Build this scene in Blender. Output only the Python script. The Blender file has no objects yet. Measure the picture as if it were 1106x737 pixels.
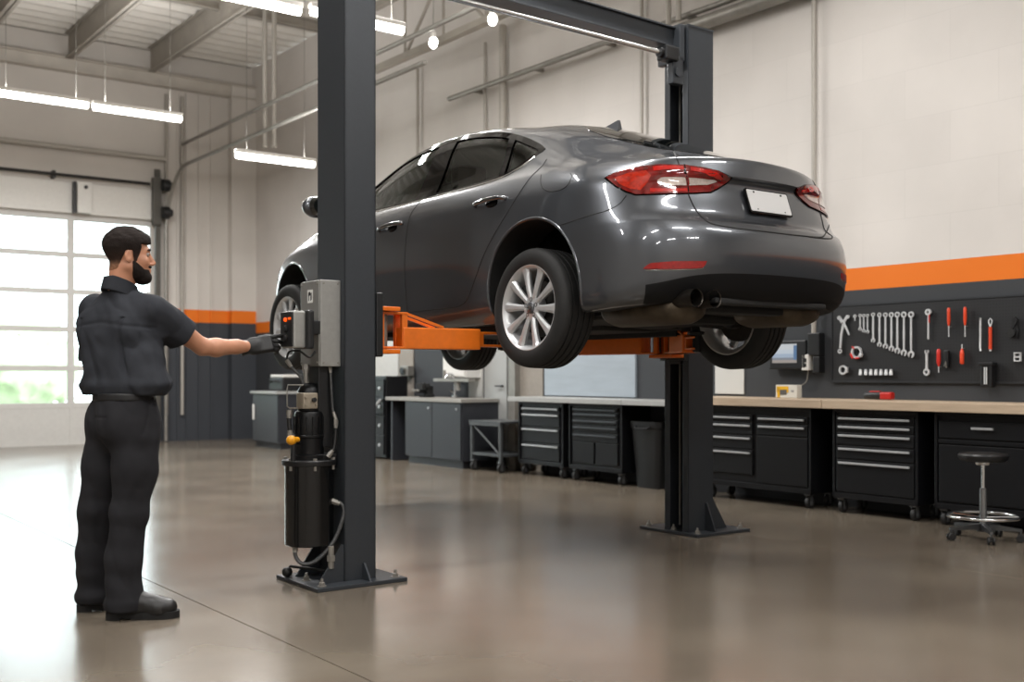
import bpy, bmesh, math, random
import numpy as np
from mathutils import Vector, Matrix
from mathutils.bvhtree import BVHTree
from mathutils.geometry import delaunay_2d_cdt
random.seed(7)
PI = math.pi
scene = bpy.context.scene
COL = scene.collection
YAW = math.atan2(.6, .8)
CAMZ = 1.15; FPX = 1180.0; HORY = 404.0
def B(r, f, z=0): return Vector((.8*r-.6*f, .6*r+.8*f, z))
# ------------------------------------------------------------ materials
def lin(h):
    if isinstance(h, str):
        h = h.lstrip('#'); c = [int(h[i:i+2], 16)/255 for i in (0, 2, 4)]
        return tuple((x/12.92 if x <= .04045 else ((x+.055)/1.055)**2.4) for x in c)
    return tuple(h)
MATS = {}
def mat(name, col, rough=.5, metal=0., noise=0., scale=20., bump=0., bscale=None, coat=0., spec=.5, stretch=None, sheen=0., rnoise=0.):
    if name in MATS: return MATS[name]
    m = bpy.data.materials.new(name); m.use_nodes = True
    nt = m.node_tree; b = nt.nodes['Principled BSDF']; c = lin(col)
    b.inputs['Base Color'].default_value = (*c, 1); b.inputs['Roughness'].default_value = rough
    b.inputs['Metallic'].default_value = metal; b.inputs['Coat Weight'].default_value = coat
    b.inputs['Coat Roughness'].default_value = .04
    b.inputs['Specular IOR Level'].default_value = spec
    b.inputs['Sheen Weight'].default_value = sheen
    tc = nt.nodes.new('ShaderNodeTexCoord'); mp = nt.nodes.new('ShaderNodeMapping')
    nt.links.new(tc.outputs['Object'], mp.inputs[0])
    if stretch: mp.inputs['Scale'].default_value = stretch
    n = nt.nodes.new('ShaderNodeTexNoise'); n.inputs['Scale'].default_value = scale; n.inputs['Detail'].default_value = 4
    nt.links.new(mp.outputs[0], n.inputs['Vector'])
    if noise > 0:
        r = nt.nodes.new('ShaderNodeValToRGB')
        r.color_ramp.elements[0].position = .3; r.color_ramp.elements[1].position = .7
        r.color_ramp.elements[0].color = (*[x*(1-noise) for x in c], 1)
        r.color_ramp.elements[1].color = (*[min(1, x*(1+noise)) for x in c], 1)
        nt.links.new(n.outputs['Fac'], r.inputs[0]); nt.links.new(r.outputs[0], b.inputs['Base Color'])
    if rnoise > 0:
        mr = nt.nodes.new('ShaderNodeMapRange'); mr.inputs[3].default_value = rough-rnoise; mr.inputs[4].default_value = rough+rnoise
        nt.links.new(n.outputs['Fac'], mr.inputs[0]); nt.links.new(mr.outputs[0], b.inputs['Roughness'])
    if bump > 0:
        n2 = nt.nodes.new('ShaderNodeTexNoise'); n2.inputs['Scale'].default_value = bscale or scale*3; n2.inputs['Detail'].default_value = 3
        nt.links.new(mp.outputs[0], n2.inputs['Vector'])
        bp = nt.nodes.new('ShaderNodeBump'); bp.inputs['Strength'].default_value = bump; bp.inputs['Distance'].default_value = .01
        nt.links.new(n2.outputs['Fac'], bp.inputs['Height']); nt.links.new(bp.outputs[0], b.inputs['Normal'])
    MATS[name] = m; return m
def emit(name, col, s):
    m = mat(name, (0, 0, 0)); b = m.node_tree.nodes['Principled BSDF']
    b.inputs['Emission Color'].default_value = (*lin(col), 1); b.inputs['Emission Strength'].default_value = s
    return m
def glass(name, tint, fac=.75, rough=.02):
    m = bpy.data.materials.new(name); m.use_nodes = True; nt = m.node_tree; nt.nodes.remove(nt.nodes['Principled BSDF'])
    o = nt.nodes['Material Output']; t = nt.nodes.new('ShaderNodeBsdfTransparent'); t.inputs[0].default_value = (*lin(tint), 1)
    g = nt.nodes.new('ShaderNodeBsdfGlossy'); g.inputs['Roughness'].default_value = rough; g.inputs[0].default_value = (.9, .9, .9, 1)
    lw = nt.nodes.new('ShaderNodeFresnel'); lw.inputs[0].default_value = 1.35
    mx = nt.nodes.new('ShaderNodeMixShader'); nt.links.new(lw.outputs[0], mx.inputs[0]); nt.links.new(t.outputs[0], mx.inputs[1]); nt.links.new(g.outputs[0], mx.inputs[2])
    nt.links.new(mx.outputs[0], o.inputs[0]); MATS[name] = m; return m
# ------------------------------------------------------------ mesh collector
class MB:
    def __init__(s): s.v = []; s.f = []; s.m = []; s.sm = []
    def add(s, vs, fs, mi=0, smooth=False):
        o = len(s.v); s.v += [tuple(v) for v in vs]; s.f += [tuple(i+o for i in f) for f in fs]
        s.m += [mi]*len(fs); s.sm += [smooth]*len(fs); return s
    def bm(s, b, mi=0, smooth=False):
        b.verts.index_update(); s.add([v.co[:] for v in b.verts], [[v.index for v in f.verts] for f in b.faces], mi, smooth); b.free(); return s
    def box(s, c, d, bev=0., mi=0, rot=None, seg=2, taper=None):
        b = bmesh.new(); bmesh.ops.create_cube(b, size=1)
        for v in b.verts:
            t = 1.
            if taper and v.co.z > 0: t = taper
            v.co = Vector((v.co.x*d[0]*t, v.co.y*d[1]*t, v.co.z*d[2]))
        if bev > 0: bmesh.ops.bevel(b, geom=b.edges[:], offset=min(bev, min(d)*.45), segments=seg, profile=.6, affect='EDGES')
        M = Matrix.Translation(Vector(c))
        if rot is not None: M = M @ rot
        b.transform(M); return s.bm(b, mi, False)
    def b2(s, p, q, bev=0., mi=0):
        return s.box([(p[i]+q[i])/2 for i in range(3)], [abs(q[i]-p[i]) for i in range(3)], bev, mi)
    def cyl(s, p, q, r, r2=None, n=20, mi=0, cap=True, bev=0.):
        p = Vector(p); q = Vector(q); r2 = r if r2 is None else r2
        d = (q-p); L = d.length; R = d.to_track_quat('Z', 'Y').to_matrix()
        prof = [(r, 0), (r2, L)]
        if bev: prof = [(r-bev, 0), (r, bev), (r2, L-bev), (r2-bev, L)]
        vs = []; fs = []
        for (rr, z) in prof:
            for i in range(n):
                a = 2*PI*i/n; vs.append(p+R @ Vector((rr*math.cos(a), rr*math.sin(a), z)))
        K = len(prof)
        for k in range(K-1):
            for i in range(n): fs.append((k*n+i, k*n+(i+1) % n, (k+1)*n+(i+1) % n, (k+1)*n+i))
        s.add(vs, fs, mi, True)
        if cap: s.add(vs[:n], [tuple(range(n))[::-1]], mi); s.add(vs[-n:], [tuple(range(n))], mi)
        return s
    def lathe(s, prof, c=(0, 0, 0), axis='Z', n=32, mi=0, smooth=True, close=False):
        # prof: list of (radius, height)
        vs = []; fs = []; K = len(prof)
        for (r, h) in prof:
            for i in range(n):
                a = 2*PI*i/n; x, y = r*math.cos(a), r*math.sin(a)
                p = (x, y, h) if axis == 'Z' else ((h, x, y) if axis == 'X' else (y, h, x))
                vs.append((p[0]+c[0], p[1]+c[1], p[2]+c[2]))
        for k in range(K-1 if not close else K):
            k2 = (k+1) % K
            for i in range(n): fs.append((k*n+i, k*n+(i+1) % n, k2*n+(i+1) % n, k2*n+i))
        if not close:
            if prof[0][0] > 1e-6: fs.append(tuple(range(n))[::-1])
            if prof[-1][0] > 1e-6: fs.append(tuple((K-1)*n+i for i in range(n)))
        return s.add(vs, fs, mi, smooth)
    def tube(s, pts, r, n=8, mi=0, closed=False, cap=True, flat=None):
        pts = [Vector(p) for p in pts]; K = len(pts); vs = []; fs = []
        up = None
        for k in range(K):
            a = pts[(k-1) % K] if (closed or k > 0) else pts[0]; b = pts[(k+1) % K] if (closed or k < K-1) else pts[-1]
            t = (b-a).normalized()
            if up is None: up = Vector((0, 0, 1)) if abs(t.z) < .9 else Vector((1, 0, 0))
            x = t.cross(up).normalized(); up = x.cross(t).normalized()
            rr = r[k] if isinstance(r, (list, tuple)) else r
            for i in range(n):
                an = 2*PI*i/n; vs.append(pts[k]+(x*math.cos(an)+up*math.sin(an)*(flat or 1))*rr)
        for k in range(K if closed else K-1):
            k2 = (k+1) % K
            for i in range(n): fs.append((k*n+i, k*n+(i+1) % n, k2*n+(i+1) % n, k2*n+i))
        if not closed and cap: fs += [tuple(range(n))[::-1], tuple((K-1)*n+i for i in range(n))]
        return s.add(vs, fs, mi, True)
    def torus(s, c, R, r, axis='Z', n=40, m=10, mi=0):
        prof = [(R+r*math.cos(2*PI*k/m), r*math.sin(2*PI*k/m)) for k in range(m)]
        return s.lathe(prof, c, axis, n, mi, True, close=True)
    def sphere(s, c, r, n=16, mi=0):
        b = bmesh.new(); bmesh.ops.create_uvsphere(b, u_segments=n, v_segments=max(6, n//2), radius=1)
        rr = r if isinstance(r, (tuple, list)) else (r, r, r)
        for v in b.verts: v.co = Vector((v.co.x*rr[0]+c[0], v.co.y*rr[1]+c[1], v.co.z*rr[2]+c[2]))
        return s.bm(b, mi, True)
    def prism(s, poly, t0, t1, M=None, holes=(), mi=0):
        # 2D polygon (CCW) extruded t0..t1 along local z, then transformed by M
        P = [Vector(p).to_2d() if len(p) > 2 else Vector(p) for p in poly]; n0 = len(P); E = [(i, (i+1) % n0) for i in range(n0)]
        loops = [list(range(n0))]
        for h in holes:
            o = len(P); P += [Vector(p) for p in h]; E += [(o+i, o+(i+1) % len(h)) for i in range(len(h))]; loops.append(list(range(o, o+len(h))))
        v2, e2, f2, ov, oe, of = delaunay_2d_cdt(P, E, [], 0, 1e-7)
        tri = []
        for f in f2:
            c = sum((v2[i] for i in f), Vector((0, 0)))/len(f)
            if inpoly(c, poly) and not any(inpoly(c, h) for h in holes): tri.append(f)
        N = len(v2); M = M or Matrix.Identity(4)
        vs = [M @ Vector((v.x, v.y, t0)) for v in v2]+[M @ Vector((v.x, v.y, t1)) for v in v2]
        fs = []
        for f in tri: fs.append(tuple(i+N for i in f)); fs.append(tuple(reversed(f)))
        mp = {}
        for ni, olds in enumerate(ov):
            for o in olds: mp[o] = ni
        for li, L in enumerate(loops):
            for a, b in zip(L, L[1:]+L[:1]):
                a, b = mp[a], mp[b]; fs.append((a, b, b+N, a+N) if li == 0 else (a, b, b+N, a+N))
        return s.add(vs, fs, mi)
    def build(s, name, mats, parent=None, loc=None, rotz=None, smooth=None, auto=35):
        me = bpy.data.meshes.new(name); me.from_pydata(s.v, [], s.f)
        if not isinstance(mats, (list, tuple)): mats = [mats]
        for m in mats: me.materials.append(m)
        me.polygons.foreach_set('material_index', s.m); me.polygons.foreach_set('use_smooth', s.sm if smooth is None else [smooth]*len(s.f))
        me.update(); fixn(me)
        o = bpy.data.objects.new(name, me); COL.objects.link(o)
        if parent is not None: o.parent = parent
        if loc is not None: o.location = loc
        if rotz is not None: o.rotation_euler = (0, 0, rotz)
        return o
def fixn(me):
    b = bmesh.new(); b.from_mesh(me); bmesh.ops.recalc_face_normals(b, faces=b.faces[:])
    for e in b.edges:
        if len(e.link_faces) == 2 and e.calc_face_angle(0) > math.radians(38): e.smooth = False
    b.to_mesh(me); b.free()
def inpoly(p, poly):
    x, y = p[0], p[1]; c = False; j = len(poly)-1
    for i in range(len(poly)):
        xi, yi = poly[i][0], poly[i][1]; xj, yj = poly[j][0], poly[j][1]
        if (yi > y) != (yj > y) and x < (xj-xi)*(y-yi)/(yj-yi)+xi: c = not c
        j = i
    return c
def circ(cx, cy, r, n=20, a0=0, a1=2*PI, end=False):
    return [(cx+r*math.cos(a0+(a1-a0)*i/(n-1 if end else n)), cy+r*math.sin(a0+(a1-a0)*i/(n-1 if end else n))) for i in range(n)]
def rrect(w, h, r, n=5, cx=0, cy=0):
    o = []
    for sx, sy, a in ((1, 1, 0), (-1, 1, PI/2), (-1, -1, PI), (1, -1, 1.5*PI)):
        o += circ(cx+sx*(w/2-r), cy+sy*(h/2-r), r, n, a, a+PI/2, True)
    return o
def bez(pts, n=8, closed=False):
    # Catmull-Rom through points
    P = [Vector(p) for p in pts]; K = len(P); out = []
    rng = range(K if closed else K-1)
    for k in rng:
        p0 = P[(k-1) % K] if closed or k > 0 else P[k]; p1 = P[k]; p2 = P[(k+1) % K]; p3 = P[(k+2) % K] if closed or k < K-2 else P[k+1]
        for i in range(n):
            t = i/n; out.append(.5*((2*p1)+(-p0+p2)*t+(2*p0-5*p1+4*p2-p3)*t*t+(-p0+3*p1-3*p2+p3)*t**3))
    if not closed: out.append(P[-1])
    return out
def tag(o, label, cat, group=None, kind=None):
    if label: o['label'] = label
    if cat: o['category'] = cat
    if group: o['group'] = group
    if kind: o['kind'] = kind
    return o
def thing(name, label, cat, loc, rotz=YAW, group=None):
    o = bpy.data.objects.new(name, None); COL.objects.link(o); o.empty_display_size = .1
    o.location = loc; o.rotation_euler = (0, 0, rotz); return tag(o, label, cat, group)
def struct(o, label=None, cat=None):
    o['kind'] = 'structure'; return tag(o, label, cat)
def dup(root, loc, rotz=None, label=None, group=None):
    r = root.copy(); COL.objects.link(r); r.location = loc
    if rotz is not None: r.rotation_euler = (0, 0, rotz)
    if label: r['label'] = label
    if group: r['group'] = group
    for ch in list(root.children):
        c = ch.copy(); COL.objects.link(c); c.parent = r
        for g in list(ch.children):
            d = g.copy(); COL.objects.link(d); d.parent = c
    return r
# ------------------------------------------------------------ signed-distance modelling (surface nets)
def vnoise(P, s, seed=0):
    Q = P*s+seed*17.31; I = np.floor(Q).astype(np.int64); F = Q-I; F = F*F*(3-2*F)
    def h(i, j, k):
        n = (i*374761393+j*668265263+k*2147483647+seed*144665) & 0x7fffffff
        n = ((n ^ (n >> 13))*1274126177) & 0x7fffffff
        return (n ^ (n >> 16)) % 10007/10007.
    o = 0
    for dx in (0, 1):
        for dy in (0, 1):
            for dz in (0, 1):
                w = (F[..., 0] if dx else 1-F[..., 0])*(F[..., 1] if dy else 1-F[..., 1])*(F[..., 2] if dz else 1-F[..., 2])
                o = o+w*h(I[..., 0]+dx, I[..., 1]+dy, I[..., 2]+dz)
    return o*2-1
def smin(a, b, k):
    h = np.clip(.5+.5*(b-a)/k, 0, 1); return b*(1-h)+a*h-k*h*(1-h)
def smax(a, b, k): return -smin(-a, -b, k)
def scap(P, a, b, ra, rb):
    a = np.array(a, float); b = np.array(b, float); d = b-a
    t = np.clip(((P-a) @ d)/(d @ d), 0, 1); return np.linalg.norm(P-(a+t[..., None]*d), axis=-1)-(ra+(rb-ra)*t)
def sell(P, c, r, M=None):
    Q = P-np.array(c, float)
    if M is not None: Q = Q @ M
    r = np.array(r, float); k0 = np.linalg.norm(Q/r, axis=-1); k1 = np.linalg.norm(Q/(r*r), axis=-1)
    return k0*(k0-1)/np.maximum(k1, 1e-9)
def schain(P, pts, k=.02):
    d = None
    for (p, r), (q, s) in zip(pts, pts[1:]):
        e = scap(P, p, q, r, s); d = e if d is None else smin(d, e, k)
    return d
def surfnet(fn, lo, hi, res):
    lo = np.array(lo, float); hi = np.array(hi, float); n = np.ceil((hi-lo)/res).astype(int)+1
    ax = [lo[i]+res*np.arange(n[i]) for i in range(3)]
    K = 4; nc = (n+K-2)//K+1; axc = [lo[i]+res*K*np.arange(nc[i]) for i in range(3)]
    Dc = fn(np.stack(np.meshgrid(*axc, indexing='ij'), -1).reshape(-1, 3)).reshape(nc)
    ii = [np.minimum((np.arange(n[i])+K//2)//K, nc[i]-1) for i in range(3)]
    D = Dc[np.ix_(*ii)]; near = np.argwhere(np.abs(D) < res*K*2.6)
    D[near[:, 0], near[:, 1], near[:, 2]] = fn(lo+res*near)
    S = D < 0
    c = [S[i:n[0]-1+i, j:n[1]-1+j, k:n[2]-1+k] for i in (0, 1) for j in (0, 1) for k in (0, 1)]
    cnt = sum(x.astype(int) for x in c); act = (cnt > 0) & (cnt < 8); idx = -np.ones(act.shape, int); A = np.argwhere(act); idx[act] = np.arange(len(A))
    acc = np.zeros((len(A), 3)); num = np.zeros(len(A))
    corner = lambda o: D[A[:, 0]+o[0], A[:, 1]+o[1], A[:, 2]+o[2]]
    E = []
    for o in [(i, j, k) for i in (0, 1) for j in (0, 1) for k in (0, 1)]:
        for a in range(3):
            if o[a] == 0:
                q = list(o); q[a] = 1; E.append((o, tuple(q)))
    for o, q in E:
        d0, d1 = corner(o), corner(q); m = (d0 < 0) != (d1 < 0); t = d0/np.where(m, d0-d1, 1)
        p = np.array(o)+t[:, None]*(np.array(q)-np.array(o)); acc += np.where(m[:, None], p, 0); num += m
    V = lo+res*(A+acc/num[:, None]); F = []
    for a in range(3):
        b, e = (a+1) % 3, (a+2) % 3
        s0 = [slice(None)]*3; s1 = [slice(None)]*3; s0[a] = slice(0, -1); s1[a] = slice(1, None)
        ch = S[tuple(s0)] != S[tuple(s1)]; W = np.argwhere(ch)
        W = W[(W[:, b] > 0) & (W[:, e] > 0) & (W[:, b] < n[b]-1) & (W[:, e] < n[e]-1)]
        def g(db, de):
            q = W.copy(); q[:, b] += db; q[:, e] += de; return idx[q[:, 0], q[:, 1], q[:, 2]]
        Q = np.stack([g(-1, -1), g(0, -1), g(0, 0), g(-1, 0)], 1); fl = S[W[:, 0], W[:, 1], W[:, 2]]
        Q[~fl] = Q[~fl][:, ::-1]; F.append(Q)
    return V, np.concatenate(F)
def sdfobj(name, fn, lo, hi, res, m, parent=None, relax=2, ref=None):
    V, F = surfnet(fn, lo, hi, res)
    me = bpy.data.meshes.new(name); me.from_pydata(V.tolist(), [], F.tolist())
    b = bmesh.new(); b.from_mesh(me)
    for _ in range(relax): bmesh.ops.smooth_vert(b, verts=b.verts[:], factor=.5, use_axis_x=True, use_axis_y=True, use_axis_z=True)
    for f in b.faces: f.smooth = True
    b.to_mesh(me); b.free(); me.materials.append(m)
    o = bpy.data.objects.new(name, me); COL.objects.link(o)
    if parent is not None: o.parent = parent
    return o
# ------------------------------------------------------------ camera, light, room
cam = bpy.data.cameras.new('camera'); camo = bpy.data.objects.new('camera', cam); COL.objects.link(camo)
camo.location = (0, 0, CAMZ); camo.rotation_euler = (PI/2, 0, 0)
cam.sensor_width = 36; cam.lens = FPX/1106*36; cam.shift_y = (HORY-368.5)/1106; cam.clip_end = 200; cam.clip_start = .05
cam.dof.use_dof = True; cam.dof.focus_distance = 5.9; cam.dof.aperture_fstop = 2.0
scene.camera = camo
vs = scene.view_settings; vs.view_transform = 'Standard'; vs.look = 'None'; vs.exposure = 0.0; vs.gamma = 1; vs.use_curve_mapping = False
scene.cycles.max_bounces = 10; scene.cycles.diffuse_bounces = 5; scene.cycles.transparent_max_bounces = 16; scene.cycles.sample_clamp_indirect = 6
scene.cycles.caustics_reflective = False; scene.cycles.caustics_refractive = False
w = bpy.data.worlds.new('sky'); scene.world = w; w.use_nodes = True
bg = w.node_tree.nodes['Background']; bg.inputs[0].default_value = (.84, .93, 1, 1); bg.inputs[1].default_value = 6.0

RW = 8.0; BW = 18.4; LW = -7.0; FW = -5.0; CH = 6.6
def wallmat(name, col, mode, rough=.75, noise=.05):
    m = bpy.data.materials.new(name); m.use_nodes = True; nt = m.node_tree; b = nt.nodes['Principled BSDF']; c = lin(col)
    b.inputs['Roughness'].default_value = rough; b.inputs['Specular IOR Level'].default_value = .3
    N = nt.nodes.new; L = nt.links.new
    tc = N('ShaderNodeTexCoord'); mp = N('ShaderNodeMapping'); L(tc.outputs['Object'], mp.inputs[0])
    n = N('ShaderNodeTexNoise'); n.inputs['Scale'].default_value = 1.1; n.inputs['Detail'].default_value = 5; L(mp.outputs[0], n.inputs['Vector'])
    r = N('ShaderNodeValToRGB'); r.color_ramp.elements[0].position = .3; r.color_ramp.elements[1].position = .7
    r.color_ramp.elements[0].color = (*[x*(1-noise) for x in c], 1); r.color_ramp.elements[1].color = (*[min(1, x*(1+noise)) for x in c], 1); L(n.outputs['Fac'], r.inputs[0])
    if mode == 'block':
        sx = N('ShaderNodeSeparateXYZ'); cx = N('ShaderNodeCombineXYZ'); L(tc.outputs['Object'], sx.inputs[0]); L(sx.outputs[1], cx.inputs[0]); L(sx.outputs[2], cx.inputs[1])
        k = N('ShaderNodeTexBrick'); k.inputs['Scale'].default_value = 1; k.inputs['Brick Width'].default_value = .81; k.inputs['Row Height'].default_value = .405
        k.inputs['Mortar Size'].default_value = .006; k.inputs['Mortar Smooth'].default_value = .6; L(cx.outputs[0], k.inputs['Vector'])
        k.inputs['Color1'].default_value = (1, 1, 1, 1); k.inputs['Color2'].default_value = (.97, .97, .97, 1); k.inputs['Mortar'].default_value = (.95, .95, .95, 1)
        mx = N('ShaderNodeMix'); mx.data_type = 'RGBA'; mx.blend_type = 'MULTIPLY'; mx.inputs[0].default_value = 1
        L(r.outputs[0], mx.inputs[6]); L(k.outputs['Color'], mx.inputs[7]); L(mx.outputs[2], b.inputs['Base Color'])
        bp = N('ShaderNodeBump'); bp.inputs['Strength'].default_value = .12; bp.inputs['Distance'].default_value = .003; bp.invert = True
        L(k.outputs['Fac'], bp.inputs['Height']); L(bp.outputs[0], b.inputs['Normal'])
    else: L(r.outputs[0], b.inputs['Base Color'])
    return m
M_beige = wallmat('painted_block_beige', '#d2cdc8', 'block')
M_dark = wallmat('painted_block_charcoal', '#3b3d40', 'block', .6)
M_orange = wallmat('painted_orange_band', '#e0741f', 'flat', .55, .03)
M_panel = wallmat('beige_wall_panel', '#cbc6c0', 'flat', .7)
M_paneld = wallmat('charcoal_wall_panel', '#3d4045', 'flat', .6)
M_white = mat('white_paint', '#d9d7d2', .5, noise=.03)
M_alu = mat('brushed_aluminium', '#b9bcbd', .35, .8, noise=.05)
M_black = mat('black_plastic', '#121315', .45, noise=.1)
M_steel = mat('grey_galvanised_steel', '#8d8a84', .45, .5, noise=.12, scale=8)
M_chrome = mat('polished_chrome', '#d6d8da', .14, 1.)
M_rubber = mat('black_rubber', '#0e0e0f', .75, noise=.15, scale=40)

# floor: polished concrete
def floormat():
    m = bpy.data.materials.new('polished_concrete'); m.use_nodes = True; nt = m.node_tree; b = nt.nodes['Principled BSDF']; N = nt.nodes.new; L = nt.links.new
    tc = N('ShaderNodeTexCoord')
    n = N('ShaderNodeTexNoise'); n.inputs['Scale'].default_value = .8; n.inputs['Detail'].default_value = 6; n.inputs['Roughness'].default_value = .55; L(tc.outputs['Object'], n.inputs['Vector'])
    r = N('ShaderNodeValToRGB'); e = r.color_ramp.elements; e[0].position = .25; e[1].position = .78; e[0].color = (*lin('#5c5349'), 1); e[1].color = (*lin('#82786a'), 1); L(n.outputs['Fac'], r.inputs[0])
    n2 = N('ShaderNodeTexNoise'); n2.inputs['Scale'].default_value = 60; n2.inputs['Detail'].default_value = 4; L(tc.outputs['Object'], n2.inputs['Vector'])
    mx = N('ShaderNodeMix'); mx.data_type = 'RGBA'; mx.blend_type = 'OVERLAY'; mx.inputs[0].default_value = .08; L(r.outputs[0], mx.inputs[6]); L(n2.outputs['Fac'], mx.inputs[7]); L(r.outputs[0], b.inputs['Base Color'])
    n3 = N('ShaderNodeTexNoise'); n3.inputs['Scale'].default_value = 1.3; n3.inputs['Detail'].default_value = 3; L(tc.outputs['Object'], n3.inputs['Vector'])
    mr = N('ShaderNodeMapRange'); mr.inputs[1].default_value = .2; mr.inputs[2].default_value = .8; mr.inputs[3].default_value = .17; mr.inputs[4].default_value = .28; L(n3.outputs['Fac'], mr.inputs[0]); L(mr.outputs[0], b.inputs['Roughness'])
    b.inputs['Specular IOR Level'].default_value = .55; b.inputs['Coat Weight'].default_value = .25; b.inputs['Coat Roughness'].default_value = .16
    return m
M_floor = floormat()
def S(name, mb, m): return struct(mb.build(name, m, None, (0, 0, 0), YAW))
b = MB()
# slabs with real saw-cut joints between them
cutsr = [LW-.2, -1.9, 2.03, 5.96, RW+.2]; cutsf = [FW-.2, 1.0, 8.6, 13.5, BW+.3]
for i in range(4):
    for j in range(4): b.b2((cutsr[i]+.003, cutsf[j]+.003, -.2), (cutsr[i+1]-.003, cutsf[j+1]-.003, 0))
S('floor', b, M_floor)
b = MB(); b.b2((LW-.2, FW-.2, -.3), (RW+.2, BW+.3, -.012)); S('floor_bed', b, mat('joint_sealant', '#4b4640', .8))
# right wall
b = MB(); b.b2((RW, FW-.2, -.2), (RW+.2, BW+.3, 1.87), mi=0); b.b2((RW, FW-.2, 1.87), (RW+.2, BW+.3, 2.06), mi=1); b.b2((RW, FW-.2, 2.06), (RW+.2, BW+.3, CH), mi=2)
S('wall_right', b, [M_dark, M_orange, M_beige])
# back wall with garage door opening r 1.4..6.17, z 0..3.75
D0, D1, DT = 1.3, 6.2, 3.72
b = MB()
for (r0, r1, z0) in ((LW-.2, D0, 0), (D1, RW+.2, 0)):
    b.b2((r0, BW, -.2), (r1, BW+.25, 2.04), mi=0); b.b2((r0, BW, 2.04), (r1, BW+.25, 2.26), mi=1); b.b2((r0, BW, 2.26), (r1, BW+.25, CH), mi=2)
b.b2((D0, BW, DT), (D1, BW+.25, CH), mi=2)
S('wall_back', b, [M_paneld, M_orange, M_panel])
# vertical ribs / pilaster on back wall
def pil(n, r0, r1, d):
    b = MB(); b.b2((r0, BW-d, 0), (r1, BW-.001, 2.04), mi=0); b.b2((r0, BW-d, 2.04), (r1, BW-.001, 2.26), mi=1); b.b2((r0, BW-d, 2.26), (r1, BW-.001, CH-.4), mi=2); S('trim_%d' % n, b, [M_paneld, M_orange, M_panel])
pil(1, 7.55, RW, .16)
for k, r in enumerate((6.62, 6.78, 7.0, 7.22)): pil(2+k, r, r+.035, .03)
# left and front walls, solid throughout
b = MB(); zt = 3.6
for f0, f1 in ((FW-.2, BW+.3),): b.b2((LW-.2, f0, -.2), (LW, f1, zt))
b.b2((LW-.2, FW-.2, zt), (LW, BW+.3, CH)); S('wall_left', b, M_panel)
b = MB(); b.b2((LW-.2, FW-.2, -.2), (RW+.2, FW, CH)); S('wall_front', b, M_beige)
# ceiling deck: ribbed metal
M_deck = mat('metal_roof_deck', '#d6d2cb', .6, .0, noise=.06, scale=3)
b = MB(); vsx = []; r = LW-.2; prof = []
while r < RW+.2:
    prof += [(r, CH), (r+.05, CH+.05), (r+.15, CH+.05), (r+.2, CH)]; r += .25
prof.append((RW+.3, CH))
vv = []; ff = []
f = FW-.2; profF = []
while f < BW+.3:
    profF += [(f, CH), (f+.06, CH+.06), (f+.19, CH+.06), (f+.25, CH)]; f += .31
profF.append((BW+.4, CH))
for (x, z) in profF: vv += [(LW-.2, x, z), (RW+.2, x, z)]
for i in range(len(profF)-1): ff.append((2*i, 2*i+1, 2*i+3, 2*i+2))
b.add(vv, ff); b.b2((LW-.2, FW-.2, CH+.15), (RW+.2, BW+.3, CH+.25)); S('ceiling', b, M_deck)
M_joist = mat('grey_roof_steel', '#a19b92', .6, .2, noise=.08, scale=4)
def ibeam(b, ax, a0, a1, c, z0, h, wd):
    t = .018
    def bx(u0, u1, z0_, z1_):
        if ax == 'f': b.b2((c+u0, a0, z0_), (c+u1, a1, z1_))
        else: b.b2((a0, c+u0, z0_), (a1, c+u1, z1_))
    bx(-wd/2, wd/2, z0, z0+t); bx(-wd/2, wd/2, z0+h-t, z0+h); bx(-t/2, t/2, z0, z0+h)
k = 1
for r in (-5.8, -4.48, -3.16, -1.84, -.52, .80, 2.12, 3.44, 4.76, 6.08):
    b = MB(); ibeam(b, 'f', FW, BW-.15, r+.06, CH-.40, .40, .12); S('beam_%d' % k, b, M_joist); k += 1
for f in (3., 6., 9.2, 12.4, 15.3):
    b = MB(); ibeam(b, 'r', LW, RW, f, CH-.16, .15, .09); S('beam_%d' % k, b, M_joist); k += 1
b = MB(); ibeam(b, 'r', LW, RW, BW-.1, 6.0, .22, .18); S('beam_%d' % k, b, mat('pale_roof_steel', '#c2bcb3', .6, .1, noise=.08, scale=4)); k += 1
# open web truss along the right wall
b = MB(); tr = 7.35
b.b2((tr-.05, FW, 5.2), (tr+.05, 12.9, 5.28)); b.b2((tr-.05, FW, 6.05), (tr+.05, 12.9, 6.13))
f = FW; s = 0
while f < 12.0:
    b.cyl((tr, f, 5.25 if s else 6.1), (tr, f+.9, 6.1 if s else 5.25), .022, n=8); b.cyl((tr, f+.9, 5.25), (tr, f+.9, 6.1), .018, n=8); f += .9; s ^= 1
S('beam_%d' % k, b, M_joist)
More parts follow.
